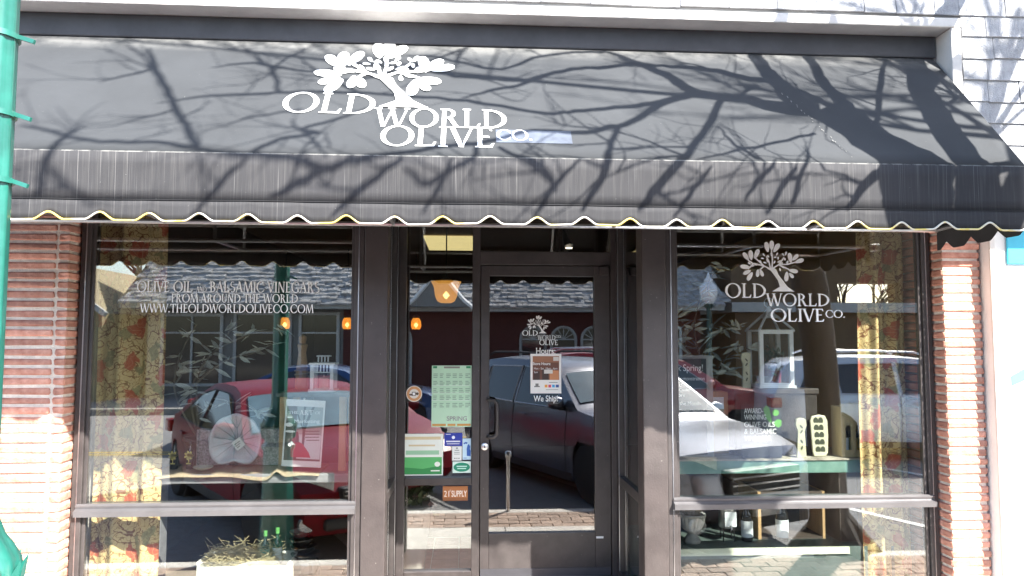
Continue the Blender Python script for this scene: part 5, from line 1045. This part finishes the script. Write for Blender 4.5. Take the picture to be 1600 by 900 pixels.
o = printed('sticker', 'blue rectangular sticker with white mark on the sidelight', 'sticker', -.150, .912, -.076 + .05, 1.000, ys, ['2338a0', 'e8ecf4'], [(ell(.5, .66, .09, .13), 1), (.10, .30, .88, .40, 1), (.14, .14, .84, .19, 1), (.08, .88, .35, .92, 1)])
printed('sticker', 'small white sticker with grey lines below the blue one', 'sticker', -.095, .812, -.031, .908, ys, ['e6ebe8', '8b9490'], [(.25, .70, .75, .76, 1), (.2, .56, .8, .60, 1), (.2, .44, .8, .48, 1), (ell(.5, .88, .12, .06), 1), (.2, .12, .36, .2, 1), (.44, .12, .56, .2, 1), (.64, .12, .8, .2, 1)])
printed('sticker', 'pale blue sticker with a dark blue mitten shaped map', 'sticker', -.024, .818, .034, .962, ys, ['bfdcec', '2a5db0'], [([(.50,.18),(.95,.16),(.97,.42),(.86,.5),(.90,.62),(.74,.74),(.60,.70),(.48,.52),(.5,.36)], 1), ([(.08,.78),(.36,.84),(.62,.80),(.48,.74),(.30,.76),(.18,.72)], 1), (.1, .06, .5, .09, 1)])
printed('sticker', 'green oval sticker on white card low on the sidelight', 'sticker', -.092, .728, .034, .806, ys, ['d6ebe0', '0d8a6a', 'bfe6d8'], [(ell(.5, .5, .45, .40, 24), 1), (.22, .52, .78, .62, 2), (.26, .34, .74, .42, 2)])
o = printed('sticker', 'orange card reading 21 SUPPLY in the lower sidelight pane', 'sticker', -.158, .540, .014, .638, ys, ['a86a3a', 'efe6d8', '8a5630'], [(.0, .0, 1, .2, 2)])
text_mesh('21', .058, mat('print_efe6d8', 'efe6d8', .6), 'card_lettering', (-.150, ys - .0035, .568), o, .036); text_mesh('SUPPLY', .058, MATS['print_efe6d8'], 'card_lettering', (-.098, ys - .0035, .568), o, .105, bold=.0008); text_mesh('ST', .02, MATS['print_efe6d8'], 'card_lettering', (-.112, ys - .0035, .60), o, .012)
o = printed('hours_notice', 'white hours notice with a sepia photo taped to the door glass', 'notice', .446, 1.27, .662, 1.546, .7955, ['ecebe9', '6a4436', '9a6a50', '3c2a26', 'c98a60', 'd8d4d0', '3b5998', '38a1d8', 'c94a6a', 'e8a040', '777777'],
   [(.07, .34, .93, .94, 1), (.07, .78, .93, .94, 2), (.10, .34, .30, .56, 3), (.62, .34, .92, .58, 4), (.38, .34, .58, .62, 3), (.44, .50, .72, .60, 5), (.74, .82, .92, .92, 5), (.82, .15, .92, .22, 6), (.70, .15, .79, .22, 7), (.58, .15, .67, .22, 8), (.46, .15, .55, .22, 9), (.12, .16, .30, .19, 10), (.16, .19, .26, .25, 10), (.60, .27, .88, .285, 10), (.5, .09, .9, .10, 10)])
text_mesh('Store Hours:', .027, M_vinyl, 'notice_lettering', (.462, .7918, 1.468), o, .125, bold=.0005); text_mesh('Mon - Sat  10am - 6pm', .02, M_vinyl, 'notice_lettering', (.470, .7918, 1.437), o, .165); text_mesh('Sun', .02, M_vinyl, 'notice_lettering', (.470, .7918, 1.412), o, .026)

# ------------------------------------------------------------------ inside the entrance: flowers, lights
t = thing('flower_pot', 'potted cream and pink flowers behind the lower sidelight pane', 'plant', (-.36, 1.05, .012))
MB().lathe((-.38, 1.05, .012), [(.09, 0), (.12, .3), (.13, .42), (.135, .45), (.11, .45)], 20).build('pot', mat('pot_grey', (.30, .29, .26), .8), t, True)
mb = MB(); mc = MB(); qf = random.Random(3)
for i in range(160): c = Vector((-.38 + qf.gauss(0, .08), 1.05 + qf.gauss(0, .06), .53 + qf.gauss(0, .05))); d = Vector((qf.gauss(0, 1), qf.gauss(0, 1), qf.gauss(0, 1))).normalized(); mb.obox(c, d*.025, d.orthogonal().normalized()*.011, d.cross(d.orthogonal()).normalized()*.0006)
o = mb.build('foliage', mat('flower_leaf', (.10, .13, .05), .6, var=.3), t); o['kind'] = 'stuff'
for i in range(12):
    c = Vector((-.38 + qf.uniform(-.14, .16), .97 + qf.uniform(-.02, .05), .53 + qf.uniform(-.08, .08))); fb = MB()
    for a in range(6): an = a*1.047; d = Vector((math.cos(an), -.4, math.sin(an))).normalized(); fb.add([c, c + d*.018 + Vector((0, -.004, .006)), c + d*.026, c + d*.018 + Vector((0, -.004, -.006))], [(0, 1, 2, 3)])
    fb.build('blossom', mat('blossom_%d' % (i % 2), ((.55, .50, .35), (.45, .26, .22))[i % 2], .6), t)
def pendant(name, label, x, y, z, prof, zc, m, group=None, chain=False):
    t = thing(name, label, 'lamp', (x, y, z), group); MB().lathe((x, y, z), prof, 20).build('lamp_shade', m, t, True)
    MB().tube([(x, y, z + prof[-1][1]), (x, y, zc)], .006, 6).build('chain' if chain else 'cord', M_blk, t); MB().lathe((x, y, z + prof[-1][1] - .01), [(.035, 0), (.05, .02), (.02, .04)], 12).build('fitting', M_blk, t, True)
    MB().lathe((x, y, z + prof[-1][1]*.35), [(.001, -.035), (.03, 0), (.001, .035)], 10).build('bulb', mat('bulb_lit', (1, .8, .4), .5, emit=(1, .72, .25), es=3.0), t, True)
def shade_mat(name, c, es):
    m = mat(name, c, .4, emit=c, es=es, var=.05); m.node_tree.nodes['Principled BSDF'].inputs['Alpha'].default_value = .82; return m
pendant('bell_lamp', 'large lit amber glass bell lamp hanging behind the sidelight', -.18, 2.0, 1.955, [(.045, 0), (.075, .015), (.095, .06), (.105, .13), (.13, .185), (.125, .185), (.1, .14), (.03, .19)], 2.76, shade_mat('amber_glass', (.62, .30, .05), .22), chain=True)
for x in (-2.27, -1.50, -.64): pendant('pendant_lamp', 'small lit amber pendant lamp deep inside the shop', x, 5.0, 1.76, [(.05, 0), (.065, .04), (.06, .10), (.04, .14), (.02, .15)], 2.76, shade_mat('amber_small', (.70, .28, .03), .30), 'small amber pendants inside the shop')
t = thing('ceiling_light', 'lit pale yellow square panel light in the shop ceiling', 'ceiling light', (-.2, 4.1, 2.76)); MB().box(-.47, 3.55, 2.735, .08, 4.75, 2.752).build('diffuser', mat('diffuser_lit', (.9, .8, .5), .5, emit=(1, .80, .36), es=.24), t)
for a in ((-.49, 3.53, 2.73, -.47, 4.77, 2.76), (.08, 3.53, 2.73, .10, 4.77, 2.76)): MB().box(*a).build('frame_bar', M_dark, t)
t = thing('spot_lamp', 'black ceiling spot lamp with bright lens above the door', 'lamp', (1.0, 3.0, 2.6)); MB().tube([(.97, 3.0, 2.75), (.99, 2.98, 2.66), (1.01, 2.9, 2.56)], [.012, .03, .05], 12).build('housing', M_blk, t, True); MB().lathe((1.012, 2.895, 2.553), [(.035, 0), (.03, -.006), (.001, -.008)], 12, axis='Z').build('lens', mat('lens_lit', (1, .9, .7), .4, emit=(1, .9, .7), es=3), t, True)
